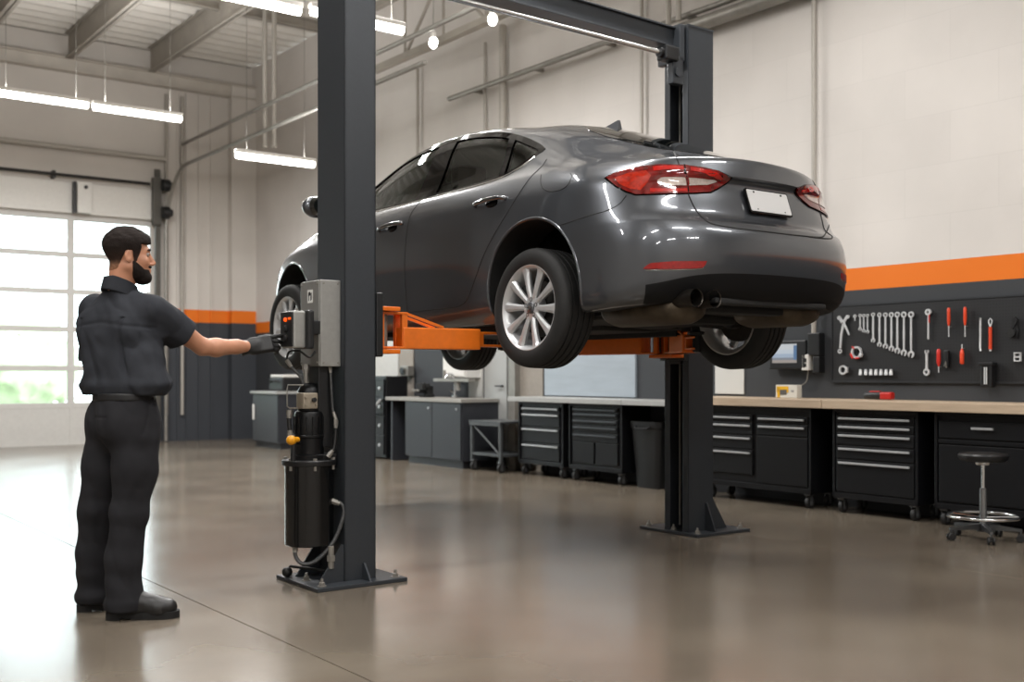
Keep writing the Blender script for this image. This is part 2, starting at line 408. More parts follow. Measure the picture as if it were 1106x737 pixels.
# ---------------------------------------------------------------- lamps
M_tube = emit('lamp_tube_light', '#fffaf3', 22.0)
M_fix = mat('white_lamp_housing', '#e6e4df', .4)
def lamp(name, r, f, z, L, label, group, power=70, drops=True):
    t = thing(name, label, 'ceiling light', B(r, f, z), YAW, group)
    b = MB(); b.box((0, 0, .055), (L, .09, .05), .01); b.build('lamp_housing', M_fix, t)
    b = MB(); b.tube([(-L/2+.01+.02*0, 0, 0), (-L/2+.02, 0, 0), (L/2-.02, 0, 0), (L/2-.01, 0, 0)], [.02, .042, .042, .02], 14); b.build('lamp_tube', M_tube, t)
    if drops:
        for sx in (-1, 1): b = MB(); b.cyl((sx*L*.36, 0, .08), (sx*L*.36, 0, CH-.02-z), .004, n=6); b.build('hanger_rod', M_steel, t)
    if power:
        l = bpy.data.lights.new('lamp_light', 'AREA'); l.shape = 'RECTANGLE'; l.size = L; l.size_y = .12; l.energy = power; l.color = (1, .985, .97)
        o = bpy.data.objects.new('lamp_light', l); COL.objects.link(o); o.parent = t; o.location = (0, 0, -.05)
        l = bpy.data.lights.new('lamp_uplight', 'AREA'); l.shape = 'RECTANGLE'; l.size = L; l.size_y = .12; l.energy = power*.32; l.color = (1, .985, .97)
        o = bpy.data.objects.new('lamp_uplight', l); COL.objects.link(o); o.parent = t; o.location = (0, 0, .09); o.rotation_euler = (PI, 0, 0)
    return t
ZL = 4.6
def pxz(px, py, z):
    t = (z-CAMZ)*FPX/(HORY-py); X = (px-553)/FPX*t; return (.8*X+.6*t, -.6*X+.8*t)
def lamp_px(name, p, q, label, group, power, ZL=ZL):
    a = pxz(*p, ZL); c = pxz(*q, ZL); L = abs(c[0]-a[0]); return lamp(name, (a[0]+c[0])/2, (a[1]+c[1])/2, ZL, L-.03, label, group, power)
lamp_px('ceiling_light', (-10, 98.5), (97, 114.8), 'long glowing tube light at the left edge of the photo above the garage door', 'tube lights', 110)
lamp_px('ceiling_light', (98, 115), (198, 129.3), 'glowing tube light continuing the row above the garage door, ending over the orange band', 'tube lights', 110)
lamp_px('ceiling_light', (253, 167), (341, 178.5), 'short glowing tube light hanging beside the left lift column, over the car bonnet', 'tube lights', 60, 4.0)
lamp_px('ceiling_light', (228, -7), (329, 12), 'tube light cut by the top edge of the photo, left of the lift column', 'tube lights', 110)
lamp_px('ceiling_light', (331, 12.3), (440, 33), 'tube light mostly hidden behind the top of the left lift column', 'tube lights', 110)
g = 'unseen tube lights added outside the frame'  # lamps added out of view to light the room
for f in (-2.5, 1.2, 5.0):
    for r in (-3.4, 0.2, 3.6): lamp('ceiling_light', r, f, ZL+.4, 1.5, 'added unseen tube light in rows over the camera and the work bays', g, 80)
for f in (1.5, 5.2): lamp('ceiling_light', 6.0, f, ZL+.4, 1.3, 'added unseen tube light over the work benches, above the frame', g, 48)
for r, q in ((5.6, 9.4), (2.4, 7.2)): lamp('ceiling_light', r, q, 5.35, 1.5, 'added unseen tube light just above the frame, over the overhead beam and the far benches', g+' over the benches', 26)  # two more unseen lamps, added to brighten the far wall
# ------------------------------------------------------------ garage door in the back wall
M_doorw = mat('white_door_steel', '#c9c8c4', .5, noise=.03)
M_pane = glass('clear_door_pane', '#f4f8f6')
door = thing('door_1', None, None, B(0, 0, 0)); struct(door)
stiles = [1.3, 2.45, 3.72, 4.9, 6.2]; rails = [.64, 1.24, 1.87, 2.48, 3.08, 3.68]
fy0, fy1 = BW+.03, BW+.08
b = MB(); b.b2((1.3, fy0, 0.01), (6.2, fy1, .64), .004)
for r in (2.45, 3.72, 4.9): b.b2((r-.02, fy0-.008, .02), (r+.02, fy0, .62))
b.b2((1.3, fy0-.01, 0.0), (6.2, fy1, .03)); struct(b.build('door_panel', M_doorw, door))
b = MB()
for i, r in enumerate(stiles): b.b2((r-(.055 if 0 < i < 4 else .02), fy0, .64), (r+(.055 if 0 < i < 4 else .02), fy1, 3.72), .006)
for z in rails: b.b2((1.3, fy0-.004, z-.045), (6.2, fy1+.004, z+.045), .006)
struct(b.build('door_frame', M_doorw, door))
for i in range(4):
    for j in range(5):
        b = MB(); b.b2((stiles[i]+.04, fy0+.02, rails[j]+.03), (stiles[i+1]-.04, fy0+.026, rails[j+1]-.03)); struct(b.build('door_pane', M_pane, door))
# header sections above the opening, spring shaft, operator box, tracks
b = MB(); b.b2((.6, BW-.05, 3.80), (6.3, BW-.004, 4.24), .01); b.b2((.6, BW-.07, 3.74), (6.32, BW-.004, 3.80)); struct(b.build('trim_9', M_white))
bpy.data.objects['trim_9'].rotation_euler = (0, 0, YAW)
sh = thing('door_spring_shaft', 'dark horizontal spring shaft above the garage door header', 'shaft', B(3.4, BW-.14, 4.33))
b = MB(); b.cyl((-2.9, 0, 0), (2.72, 0, 0), .026, n=12); b.build('shaft', mat('dark_steel_shaft', '#2b2a29', .5, .5), sh)
for x in (-1.4, 0, 1.2):
    b = MB(); b.box((x, .065, 0), (.05, .13, .12), .008); b.build('bearing_bracket', M_black, sh)
ob = thing('door_operator_box', 'pale upright control box on the header above the garage door', 'box', B(5.05, BW-.13, 3.74))
b = MB(); b.box((0, 0, .25), (.22, .15, .50), .012); b.build('case', M_white, ob)
b = MB(); b.lathe([(0, -.09), (.03, -.088), (.032, -.075)], (0.02, 0, .42), 'Y', 16); b.build('knob', M_black, ob)
b = MB(); b.box((-.14, .02, .25), (.04, .1, .50), .004); b.build('side_rail', M_black, ob)
tk = thing('door_track', 'grey curved roller track beside the garage door, bending towards the camera', 'track', B(6.27, BW-.1, 0))
b = MB(); b.box((0, .02, 2.3), (.09, .05, 4.6), .006); b.build('upright', mat('dark_grey_track', '#56544f', .5, .4), tk)
pts = [(.12, -.05, 0.02), (.12, -.05, 3.6)]+[(.12+.1*i/8, -.05-.75*(1-math.cos(i/8*PI/2)), 3.6+1.0*math.sin(i/8*PI/2)) for i in range(1, 9)]+[(.25, -8.0, 4.62)]
b = MB(); b.tube(pts, .03, 8); b.build('roller_rail', M_steel, tk)
for z in (4.32, 3.86):
    b = MB(); b.cyl((.02, -.12, z), (.16, -.12, z), .1, n=24, bev=.015); b.cyl((.16, -.12, z), (.20, -.12, z), .06, n=20); b.build('cable_drum', M_black, tk)
b = MB(); b.box((-.03, -.02, 4.05), (.14, .12, .8), .01); b.build('bracket', mat('dark_grey_track', '#56544f'), tk)
tag(MB().tube([(0, 0, 0), (0, -9, 0)], .03, 8).build('ceiling_rail', M_steel, None, B(6.62, BW-.3, 5.03), YAW), 'upper grey rail running from the garage corner towards the lift', 'rail')
M_pipe = mat('painted_conduit', '#a9a49c', .5, .1, noise=.04)
# outside: paved apron and bushes seen through the panes
b = MB(); b.b2((-12, BW+.3, -.25), (26, BW+40, -.03)); S('ground_outside', b, mat('pale_paving', '#cfccc4', .8, noise=.05, scale=2))
M_leaf = mat('sunlit_leaves', '#b4c3a2', .8, noise=.2, scale=3)
def bush(r, f, s, h, seed, label):
    t = thing('bush', label, 'bush', B(r, f, -.03), YAW, 'bushes beyond the garage door')
    fn = lambda P: np.linalg.norm((P-np.array([0, 0, h*.5]))/np.array([s, s*.8, h*.5]), axis=-1)*min(s, h*.5)-min(s, h*.5)+.25*vnoise(P, 2.2, seed)+.12*vnoise(P, 6, seed+1)
    sdfobj('foliage', fn, (-s*1.4, -s*1.3, -.05), (s*1.4, s*1.3, h*1.25), .11, M_leaf, t, 1)
    b = MB(); b.cyl((0, 0, 0), (0, 0, h*.5), .08, n=8); b.build('trunk', mat('bark', '#6b5b49', .9), t)
bush(1.5, BW+9, 1.5, 2.6, 1, 'pale green bush seen through the left column of garage door panes')
bush(4.6, BW+11, 1.3, 2.2, 2, 'pale green bush seen through the lower panes behind the mechanic')
bush(6.8, BW+13, 1.6, 2.9, 3, 'pale green bush seen through the garage door panes right behind the mechanic')
bush(3.0, BW+16, 2.0, 3.6, 4, 'tall faint bush farthest out beyond the garage door')
# ------------------------------------------------------------ pipes and conduits on the right wall
def wl(px, py, r=7.95):
    a = (px-553)/FPX; t = r/(.8*a+.6); return ((-.6*a+.8)*t, CAMZ+(HORY-py)/FPX*t)
def vpipe(px, y0, y1, rad, label, base=None, top=None, m=None, r=7.94):
    f, z0 = wl(px, y0, r); z1 = wl(px, y1, r)[1]
    if base is not None: z0 = base
    if top is not None: z1 = top
    z1 = min(z1, CH-.05)
    b = MB(); b.cyl((0, 0, z0), (0, 0, z1), rad, n=12)
    o = b.build('wall_conduit', m or M_pipe, None, B(r, f, 0), YAW); tag(o, label, 'conduit'); return o
vpipe(879, 366, 8, .022, 'long thin conduit dropping down the beige wall to the switch box beside the tablet', top=4.62)
vpipe(693, 140, 0, .02, 'vertical conduit on the wall just left of the right lift column', base=2.2, top=6.4)
vpipe(451, 170, 80, .02, 'leftmost vertical conduit on the wall, right of the near lift column', base=2.3, top=5.4)
vpipe(524, 140, 60, .02, 'thin vertical conduit rising above the car roof', base=2.3, top=5.3)
vpipe(543, 140, 40, .045, 'thick vertical pipe rising above the car roof', base=2.3, top=5.4, r=7.9)
vpipe(722, 35, 0, .03, 'short drop pipe above the right lift column, left of a pair', base=4.62, top=6.4, r=7.75)
vpipe(733, 35, 0, .03, 'short drop pipe above the right lift column, right of a pair', base=4.62, top=6.4, r=7.75)
def hpipe(p, q, rad, label, r=7.85, name='wall_pipe'):
    f0, z0 = wl(*p, r); f1, z1 = wl(*q, r); b = MB(); b.cyl((0, f0, z0), (0, f1, z0), rad, n=14)
    for k in range(3):
        f = f0+(f1-f0)*(.15+.35*k); b.b2((0, f-.02, z0-.02), (RW-r-.002, f+.02, z0+.02))
    o = b.build(name, M_steel, None, B(r, 0, 0), YAW); tag(o, label, 'pipe')
hpipe((485, 107), (690, 40), .032, 'slanting-looking pipe on the wall above the car roof, open end at left')
hpipe((735, 33), (905, -22), .07, 'thick pipe along the wall above the right lift column')
hpipe((716, 26), (905, -40), .03, 'thin pipe above the thick pipe over the right lift column')
for i, (px, py, lb) in enumerate(((468, 46, 'small bright hanging lamp nearer the left lift column'), (532, 21, 'small bright hanging lamp below the overhead beam'))):
    r_, f_ = pxz(px, py, 5.0); t = thing('pendant_lamp', lb, 'lamp', B(r_, f_, 5.0), YAW, 'small pendant lamps')
    b = MB(); b.sphere((0, 0, 0), (.05, .05, .07), 14); b.build('bulb', M_tube, t); b = MB(); b.cyl((0, 0, .06), (0, 0, 1.5), .006, n=6); b.build('cable', M_steel, t); b = MB(); b.cyl((0, 0, .05), (0, 0, .12), .035, n=12); b.build('cap', M_fix, t)
# hanging pipes behind the left column
for i, (px, y0, lb) in enumerate(((286, 160, 'left pale drop pipe hanging beside the short tube light'), (296, 160, 'right pale drop pipe hanging over the short tube light'))):
    r_, f_ = pxz(px, y0, 4.5); b = MB(); b.cyl((0, 0, 0), (0, 0, CH-4.53), .035, n=10); b.torus((0, 0, .02), .035, .014, 'Z', 16, 6)
    tag(b.build('drop_pipe', M_pipe, None, B(r_, f_, 4.5), YAW), lb, 'pipe', 'drop pipes')
for i, px in enumerate((180, 197)):
    a = (px-553)/FPX; t = (BW-.05)/(-.6*a+.8); r_ = (.8*a+.6)*t
    b = MB(); b.cyl((0, 0, .45), (0, 0, 5.9), .03, n=10); tag(b.build('wall_conduit', M_pipe, None, B(r_, BW-.04, 0), YAW), ('thin conduit up the back wall just right of the garage door track', 'thin conduit up the back wall at the left end of its orange band')[i], 'conduit')

b = MB(); b.cyl((-3.0, 0, 0), (6.4, 0, 0), .045, n=12)
for r in (-1, 1.4, 3.8, 6.0): b.box((r, .05, 0), (.04, .10, .06))
tag(b.build('wall_pipe', M_pipe, None, B(0, BW-.10, 4.78), YAW), 'pale pipe running level along the back wall above the garage door spring shaft', 'pipe')
# ------------------------------------------------------------ two-post lift
L0 = (2.925, 5.45)
lift = thing('vehicle_lift', 'two-post vehicle lift with charcoal columns, overhead beam and orange arms holding the car', 'car lift', B(L0[0], L0[1], 0))
OFF = (-L0[0], -L0[1], 0)
M_post = mat('charcoal_powder_coat', '#383c41', .42, .25, noise=.04, scale=60, bump=.03, bscale=250)
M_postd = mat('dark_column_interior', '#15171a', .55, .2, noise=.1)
M_org = mat('orange_powder_coat', '#e8741a', .38, .1, noise=.05, scale=25, coat=.2)
def lb(mb, name, m, par=None):
    if par is None: return mb.build(name, m, lift, OFF)
    return mb.build(name, m, par)
def column(r0, r1, f0, f1, side, top):
    # C section open towards the car; side=+1 opens to +r
    t = .012; b = MB(); lip = .055
    web = r0 if side > 0 else r1-t
    b.b2((web, f0, .02), (web+t, f1, top), .003)
    b.b2((r0, f0, .02), (r1, f0+t, top), .003); b.b2((r0, f1-t, .02), (r1, f1, top), .003)
    e = r1 if side > 0 else r0
    a, c = (e-t, e) if side > 0 else (e, e+t)
    b.b2((a, f0, .02), (c, f0+lip, top), .003); b.b2((a, f1-lip, .02), (c, f1, top), .003)
    col = lb(b, 'column', M_post)
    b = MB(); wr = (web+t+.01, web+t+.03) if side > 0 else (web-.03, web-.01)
    b.b2((wr[0], f0+.03, .05), (wr[1], f1-.03, top-.05)); lb(b, 'column_inner_sheet', M_postd, col)  # dark sheet that darkens the open inside of the channel
    b = MB(); b.cyl(((r0+r1)/2, (f0+f1)/2-.04, .05), ((r0+r1)/2, (f0+f1)/2-.04, top-.1), .013, n=10); lb(b, 'lifting_chain', M_postd, col)
    b = MB(); b.cyl(((r0+r1)/2+.03*side, (f0+f1)/2+.06, .05), ((r0+r1)/2+.03*side, (f0+f1)/2+.06, top-.1), .008, n=8); lb(b, 'sync_cable', M_steel, col)
    b = MB(); b.b2((r0-.004, f0-.004, top-.006), (r1+.004, f1+.004, top+.006)); lb(b, 'top_plate', M_post, col)
    return col
def base(r0, r1, f0, f1, c):
    b = MB(); b.b2((r0, f0, 0), (r1, f1, .022), .004); p = lb(b, 'base_plate', M_post)
    (a0, a1, g0, g1) = c
    def gus(p0, d, nrm, h=.17, w=.11):
        P = Vector((*p0, .022)); D = Vector((*d, 0)); N = Vector((*nrm, 0))*.006
        v = [P, P+D*w, P+D*.015+Vector((0, 0, h)), P+Vector((0, 0, h))]
        q = MB(); q.add([x-N for x in v]+[x+N for x in v], [(0, 1, 2, 3), (7, 6, 5, 4), (0, 4, 5, 1), (1, 5, 6, 2), (2, 6, 7, 3), (3, 7, 4, 0)]); lb(q, 'gusset', M_post, p)
    if r0 < 4:
        gus((a0, g0+.012), (-1, 0), (0, 1), .20, .15); gus((a0, g1-.03), (-1, 0), (0, 1), .2, .15); gus(((a0+a1)/2+.02, g0), (0, -1), (1, 0), .09, .085)
        gus(((a0+a1)/2, g1), (0, 1), (1, 0), .1, .07)
    else:
        gus((a1, g0+.02), (1, 0), (0, 1), .22, .16); gus((a1, g1-.03), (1, 0), (0, 1), .22, .16); gus(((a0+a1)/2+.05, g0), (0, -1), (1, 0), .2, .1); gus(((a0+a1)/2, g1), (0, 1), (1, 0), .1, .07)
    for (x, y) in ((r0+.05, f0+.05), (r1-.05, f0+.05), (r0+.05, f1-.05), (r1-.05, f1-.05), (r0+.06, (f0+f1)/2)):
        q = MB(); q.lathe([(.026, 0), (.026, .004), (0, .004)], (x, y, .022), 'Z', 16); q.lathe([(.017, 0), (.017, .016), (.013, .019), (0, .019)], (x, y, .026), 'Z', 6, smooth=False); q.cyl((x, y, .04), (x, y, .062), .008, n=10); lb(q, 'anchor_bolt', M_steel, p)
LC = (2.83, 3.025, 5.29, 5.608); RC = (5.655, 5.912, 5.455, 5.69)
column(LC[0], LC[1], LC[2], LC[3], 1, 3.63); column(RC[0], RC[1], RC[2], RC[3], -1, 3.63)
base(2.62, 3.17, 5.19, 5.70, LC); base(5.62, 6.17, 5.33, 5.92, RC)
# overhead beam
b = MB(); b.box((4.28, 5.53, 3.545), (2.78, .10, .13), .006, rot=Matrix.Rotation(.042, 4, 'Z')); b.box((4.28, 5.53, 3.61), (2.78, .15, .012), .002, rot=Matrix.Rotation(.042, 4, 'Z')); b.box((4.28, 5.53, 3.478), (2.78, .15, .012), .002, rot=Matrix.Rotation(.042, 4, 'Z'))
bm_ = lb(b, 'overhead_beam', M_post)
for r, f in ((3.06, 5.46), (5.61, 5.58)):
    b = MB(); b.box((r, f, 3.50), (.05, .22, .26), .004); pl = lb(b, 'end_plate', M_post, bm_)
    for dy in (-.08, .08):
        for dz in (-.09, .09):
            q = MB(); q.cyl((r+(.035 if r < 4 else -.035), f+dy, 3.5+dz), (r, f+dy, 3.5+dz), .014, n=6)
b = MB(); b.cyl((3.2, 5.44, 3.40), (5.44, 5.49, 3.40), .017, n=12); sb = lb(b, 'shut_off_bar', mat('polished_steel_bar', '#c9c9c7', .25, .9))
b = MB(); b.box((5.49, 5.49, 3.40), (.13, .10, .10), .012); b.cyl((5.40, 5.49, 3.40), (5.43, 5.49, 3.40), .035, n=14); lb(b, 'switch_bracket', M_black, sb)
b = MB(); b.box((5.57, 5.50, 3.30), (.10, .06, .20), .006); b.cyl((5.56, 5.455, 3.28), (5.56, 5.47, 3.28), .03, n=16); lb(b, 'switch_plate', M_post, sb)
b = MB(); b.box((3.14, 5.44, 3.42), (.14, .06, .08), .006); lb(b, 'bar_hinge', M_black, sb)
# carriages and arms
def carriage(s, c):
    b = MB(); e = c[1] if s > 0 else c[0]; fm = (c[2]+c[3])/2
    b.b2((e-s*.10, c[2]+.06, 1.22), (e+s*.02, c[3]-.06, 1.85), .008); b.b2((e+s*.003, c[2]-.005, 1.245), (e+s*.045, c[3]+.005, 1.60), .006)
    k = lb(b, 'carriage', M_black)
    for z in (1.275, 1.515): q = MB(); q.b2((e+s*.02, c[2]+.0, z-.012), (e+s*.16, c[3]-.0, z+.012), .004); lb(q, 'pivot_bracket', M_org, k)
    return (e+s*.10, fm)
def arm(pv, tip, pad_z=1.43, brace=False):
    p = Vector((*pv, 0)); q = Vector((*tip, 0)); d = q-p; L = d.length; a = math.atan2(d.y, d.x)
    M = Matrix.Translation(p) @ Matrix.Rotation(a, 4, 'Z')
    def tb(x0, x1, w, z0, z1, bev=.008):
        m = MB(); m.b2((x0, -w/2, z0), (x1, w/2, z1), bev); m.v = [tuple(M @ Vector(v)) for v in m.v]; return m
    main = tb(.10, L*.76, .13, 1.292, 1.415)
    # pivot end: two cheek plates and the pin boss
    for (x0, x1, w0, w1, z0, z1) in ((-.045, -.015, -.06, -.03, 1.30, 1.49), (.095, .13, -.06, -.03, 1.30, 1.49), (-.045, -.015, .03, .06, 1.30, 1.49), (.095, .13, .03, .06, 1.30, 1.49), (-.05, .13, -.065, .065, 1.292, 1.305), (-.05, .13, -.065, .065, 1.487, 1.50)):
        m = MB(); m.b2((x0, w0, z0), (x1, w1, z1), .003); m.v = [tuple(M @ Vector(v)) for v in m.v]; main.add(m.v, m.f)
    o = lb(main, 'swing_arm', M_org)
    for sw in (-1, 1):
        m = MB(); y = sw*.055; m.add([(.12, y-.008, 1.50), (.12, y+.008, 1.50), (.36, y+.008, 1.425), (.36, y-.008, 1.425), (.12, y-.008, 1.485), (.12, y+.008, 1.485), (.36, y+.008, 1.41), (.36, y-.008, 1.41)], [(0, 1, 2, 3), (7, 6, 5, 4), (0, 4, 5, 1), (2, 6, 7, 3), (0, 3, 7, 4), (1, 5, 6, 2)])
        m.v = [tuple(M @ Vector(v)) for v in m.v]; lb(m, 'arm_brace', M_org, o)
    m = MB(); m.cyl((0, 0, 1.27), (0, 0, 1.52), .028, n=18); m.v = [tuple(M @ Vector(v)) for v in m.v]; lb(m, 'pivot_pin', M_steel, o)
    e = tb(L*.70, L+.02, .095, 1.31, 1.325); e2 = tb(L*.70, L+.02, .095, 1.385, 1.40); e.add(e2.v, e2.f); e3 = tb(L*.66, L*.80, .10, 1.31, 1.40); e.add(e3.v, e3.f); lb(e, 'arm_extension', M_org, o)
    m = MB(); m.lathe([(.0, 1.295), (.03, 1.295), (.03, 1.405), (.055, 1.408), (.058, 1.425), (.05, pad_z), (0, pad_z)], (tip[0], tip[1], 0), 'Z', 24); pd = lb(m, 'lift_pad', M_rubber, o)
    m = MB(); m.cyl((*tip, 1.29), (*tip, 1.41), .02, n=12); lb(m, 'pad_screw', M_steel, pd)
pl_ = carriage(1, LC); pr_ = carriage(-1, RC)
arm((pl_[0], LC[2]+.10), (3.92, 5.32)); arm((pl_[0]+.02, LC[3]-.08), (3.92, 6.92)); arm((pr_[0]-.01, RC[3]-.03), (5.33, 6.95)); arm((pr_[0], RC[2]+.05), (5.33, 5.06))
# ---- hydraulic power unit on the outer face
PU = (2.69, 5.43)
b = MB(); b.lathe([(0, .22), (.126, .22), (.132, .226), (.132, .66), (.136, .664)], (*PU, 0), 'Z', 40); tank = lb(b, 'oil_reservoir', mat('gloss_black_tank', '#0c0d0e', .25, .3, coat=.4))
b = MB(); b.lathe([(.11, .655), (.146, .655), (.148, .66), (.148, .68), (.144, .684), (.0, .69)], (*PU, 0), 'Z', 40); fl = lb(b, 'tank_flange', M_black, tank)
for k in range(6):
    a = k*PI/3+.3; q = MB(); q.lathe([(.012, 0), (.012, .012), (0, .012)], (PU[0]+.133*math.cos(a), PU[1]+.133*math.sin(a), .684), 'Z', 6, smooth=False); q.cyl((PU[0]+.133*math.cos(a), PU[1]+.133*math.sin(a), .63), (PU[0]+.133*math.cos(a), PU[1]+.133*math.sin(a), .66), .009, n=8); lb(q, 'flange_bolt', M_steel, tank)
b = MB(); b.lathe([(.098, .685), (.098, .71), (.080, .715), (.080, .80), (.084, .805), (.084, .815), (.080, .82), (.080, .93), (.074, .945), (.062, .95), (.062, 1.06), (.045, 1.09), (.03, 1.10), (0, 1.10)], (*PU, 0), 'Z', 36)
for k in range(14):
    a = 2*PI*k/14; b.box((PU[0]+.080*math.cos(a), PU[1]+.080*math.sin(a), .87), (.012, .006, .10), .002, rot=Matrix.Rotation(a, 4, 'Z'))
mot = lb(b, 'pump_motor', mat('satin_black_motor', '#101113', .35, .4))
b = MB(); b.box((PU[0]-.035, PU[1]-.045, 1.005), (.085, .09, .085), .006)
for x in (-.065, -.005):
    for z in (.985, 1.025): b.cyl((PU[0]+x, PU[1]-.10, z), (PU[0]+x, PU[1]-.094, z), .007, n=8)
vb = lb(b, 'valve_block', mat('bead_blasted_alloy', '#a09686', .5, .5, noise=.12))
q = MB(); q.cyl((PU[0]-.02, PU[1]-.11, 1.01), (PU[0]-.02, PU[1]-.09, 1.01), .012, n=8); lb(q, 'valve_port', M_black, vb)
b = MB(); b.tube(bez([(PU[0]-.09, PU[1]-.06, .78), (PU[0]-.13, PU[1]-.10, .79), (PU[0]-.165, PU[1]-.125, .80)], 5), .011, 8); lv_ = lb(b, 'release_lever', M_black)
b = MB(); b.sphere((PU[0]-.165, PU[1]-.125, .80), (.028, .027, .026), 18); b.cyl((PU[0]-.155, PU[1]-.12, .80), (PU[0]-.115, PU[1]-.095, .80), .015, n=12); lb(b, 'yellow_lever_knob', mat('amber_knob', '#d9940f', .4, noise=.06), lv_)
b = MB(); b.cyl((PU[0]-.155, PU[1]-.125, .69), (PU[0]-.155, PU[1]-.125, .78), .014, n=10); lb(b, 'lever_post', M_black, lv_)
M_hose = mat('braided_grey_hose', '#4e4f50', .5, .4, noise=.3, scale=120); M_bhose = mat('black_hose', '#151515', .5)
def hose(pts, r, m, name='hydraulic_hose', ends=True):
    b = MB(); b.tube(bez(pts, 7), r, 10); h = lb(b, name, m)
    if ends:
        for p, q in ((pts[0], pts[1]), (pts[-1], pts[-2])):
            p = Vector(p); q = Vector(q); d = (q-p).normalized(); c = MB(); c.cyl(p, p+d*.03, r*1.5, n=6); c.cyl(p+d*.03, p+d*.045, r*1.25, n=10); lb(c, 'hose_fitting', M_steel, h)
hose([(PU[0]+.09, PU[1]-.09, .46), (PU[0]+.135, PU[1]-.12, .44), (PU[0]+.14, PU[1]-.13, .38), (PU[0]+.09, PU[1]-.12, .25), (PU[0]+.0, PU[1]-.10, .15), (PU[0]-.07, PU[1]-.07, .13), (PU[0]-.10, PU[1]-.04, .17), (PU[0]-.10, PU[1]-.03, .235)], .011, M_hose)
hose([(2.78, 5.36, 1.20), (2.782, 5.35, 1.08), (2.79, 5.345, .95), (2.80, 5.33, .90)], .007, M_hose, 'conduit_drop')
hose([(2.80, 5.33, .90), (2.795, 5.325, .82), (2.78, 5.32, .74), (2.75, 5.33, .70)], .009, M_bhose)
hose([(2.68, 5.45, 1.20), (2.675, 5.44, 1.14), (2.675, 5.44, 1.07)], .014, M_steel, 'motor_conduit')
hose([(2.575, 5.47, 1.225), (2.60, 5.45, 1.18), (2.64, 5.43, 1.13), (2.66, 5.42, 1.05)], .008, M_hose)
hose([(2.575, 5.47, 1.225), (2.578, 5.44, 1.27), (2.61, 5.38, 1.27), (2.65, 5.35, 1.24), (2.69, 5.36, 1.27)], .006, M_bhose, 'pendant_cable', False)
hose([(2.585, 5.45, .955), (2.58, 5.45, .90), (2.585, 5.44, .80)], .012, M_bhose)
b = MB(); b.tube([(2.64, 5.40, 1.09), (2.565, 5.43, 1.09), (2.56, 5.43, 1.07), (2.56, 5.43, .975), (2.575, 5.43, .965), (2.64, 5.40, .965)], .004, 6); lb(b, 'guard_bracket', M_steel)
b = MB(); b.box((2.76, 5.44, 1.0), (.09, .14, .5), .006); b.box((2.75, 5.44, .70), (.12, .2, .03), .004); b.box((2.78, 5.45, .45), (.05, .12, .5), .004); lb(b, 'mounting_bracket', M_black)
b = MB(); b.cyl((2.755, 5.30, .10), (2.755, 5.30, .22), .016, n=12); b.cyl((2.755, 5.30, .14), (2.755, 5.30, .17), .024, n=6); lb(b, 'drain_valve', M_steel)
b = MB(); b.tube([(2.63, 5.60, .055), (2.66, 5.60, .08), (2.74, 5.50, .07), (2.80, 5.45, .06)], .008, 8); b.sphere((2.64, 5.6, .05), (.03, .03, .028)); lb(b, 'base_cable', M_bhose)
# ---- electrical box and push-button pendant
M_box = mat('light_grey_enclosure', '#9a9a97', .42, .35, noise=.05, scale=30, rnoise=.06)
b = MB(); b.b2((2.708, 5.33, 1.19), (2.83, 5.56, 1.66), .006); bx = lb(b, 'control_box', M_box)
b = MB(); b.b2((2.699, 5.336, 1.196), (2.709, 5.554, 1.654), .003); lid = lb(b, 'box_lid', mat('satin_steel_lid', '#8e8e8b', .38, .5, noise=.05), bx)
for f in (5.35, 5.54):
    for z in (1.212, 1.638): q = MB(); q.cyl((2.694, f, z), (2.70, f, z), .006, n=10); lb(q, 'lid_screw', M_steel, bx)
for r in (2.726, 2.812):
    for z in (1.21, 1.64): q = MB(); q.cyl((r, 5.325, z), (r, 5.331, z), .005, n=8); lb(q, 'side_screw', M_steel, bx)
ML = Matrix.Translation((2.699, 5.435, 1.573)) @ Matrix.Rotation(-PI/2, 4, 'Z') @ Matrix.Rotation(PI/2, 4, 'X')
b = MB(); b.prism(rrect(.062, .072, .003), 0, .0015, ML); stk = lb(b, 'warning_sticker', mat('white_sticker', '#d4d4d0', .5), bx)
b = MB(); b.prism([(-.02, -.024), (-.012, -.024), (-.012, .0), (.004, .008), (.004, -.024), (.012, -.024), (.012, .016), (-.008, .028), (-.02, .018)], .0015, .002, ML); b.prism([(.016, -.02), (.022, -.02), (.022, .02), (.016, .02)], .0015, .002, ML); lb(b, 'sticker_print', M_black, stk) if False else lb(b, 'sticker_print', M_black, bx)
KP = .97
def scp(mb):
    mb.v = [(x*KP, y*KP, CAMZ+(z-CAMZ)*KP) for x, y, z in mb.v]; return mb
b = MB(); b.b2((2.662, 5.385, 1.285), (2.700, 5.580, 1.497), .012); lb(scp(b), 'pendant_back', M_black)
b = MB(); b.b2((2.60, 5.335, 1.36), (2.72, 5.40, 1.44), .008); lb(b, 'pendant_bracket', M_black)
b = MB(); b.b2((2.592, 5.418, 1.292), (2.664, 5.574, 1.492), .010); pn = lb(scp(b), 'button_pendant', M_box)
b = MB(); b.b2((2.584, 5.424, 1.298), (2.594, 5.568, 1.486), .006); pf_ = lb(scp(b), 'button_panel', M_black, pn)
for z, c, nm in ((1.445, '#e0590c', 'lit_orange_button'), (1.395, '#1a1a1a', 'up_button'), (1.345, '#1a1a1a', 'down_button')):
    k_ = .6 if 'lit' in nm else 1; q = MB(); q.lathe([(.020*k_, 0), (.020*k_, -.008), (.015*k_, -.014), (0, -.015)], (2.586, 5.496, z), 'X', 18)
    lb(scp(q), nm, emit('orange_glow', '#ff5a0a', .6) if 'lit' in nm else M_rubber, pn)
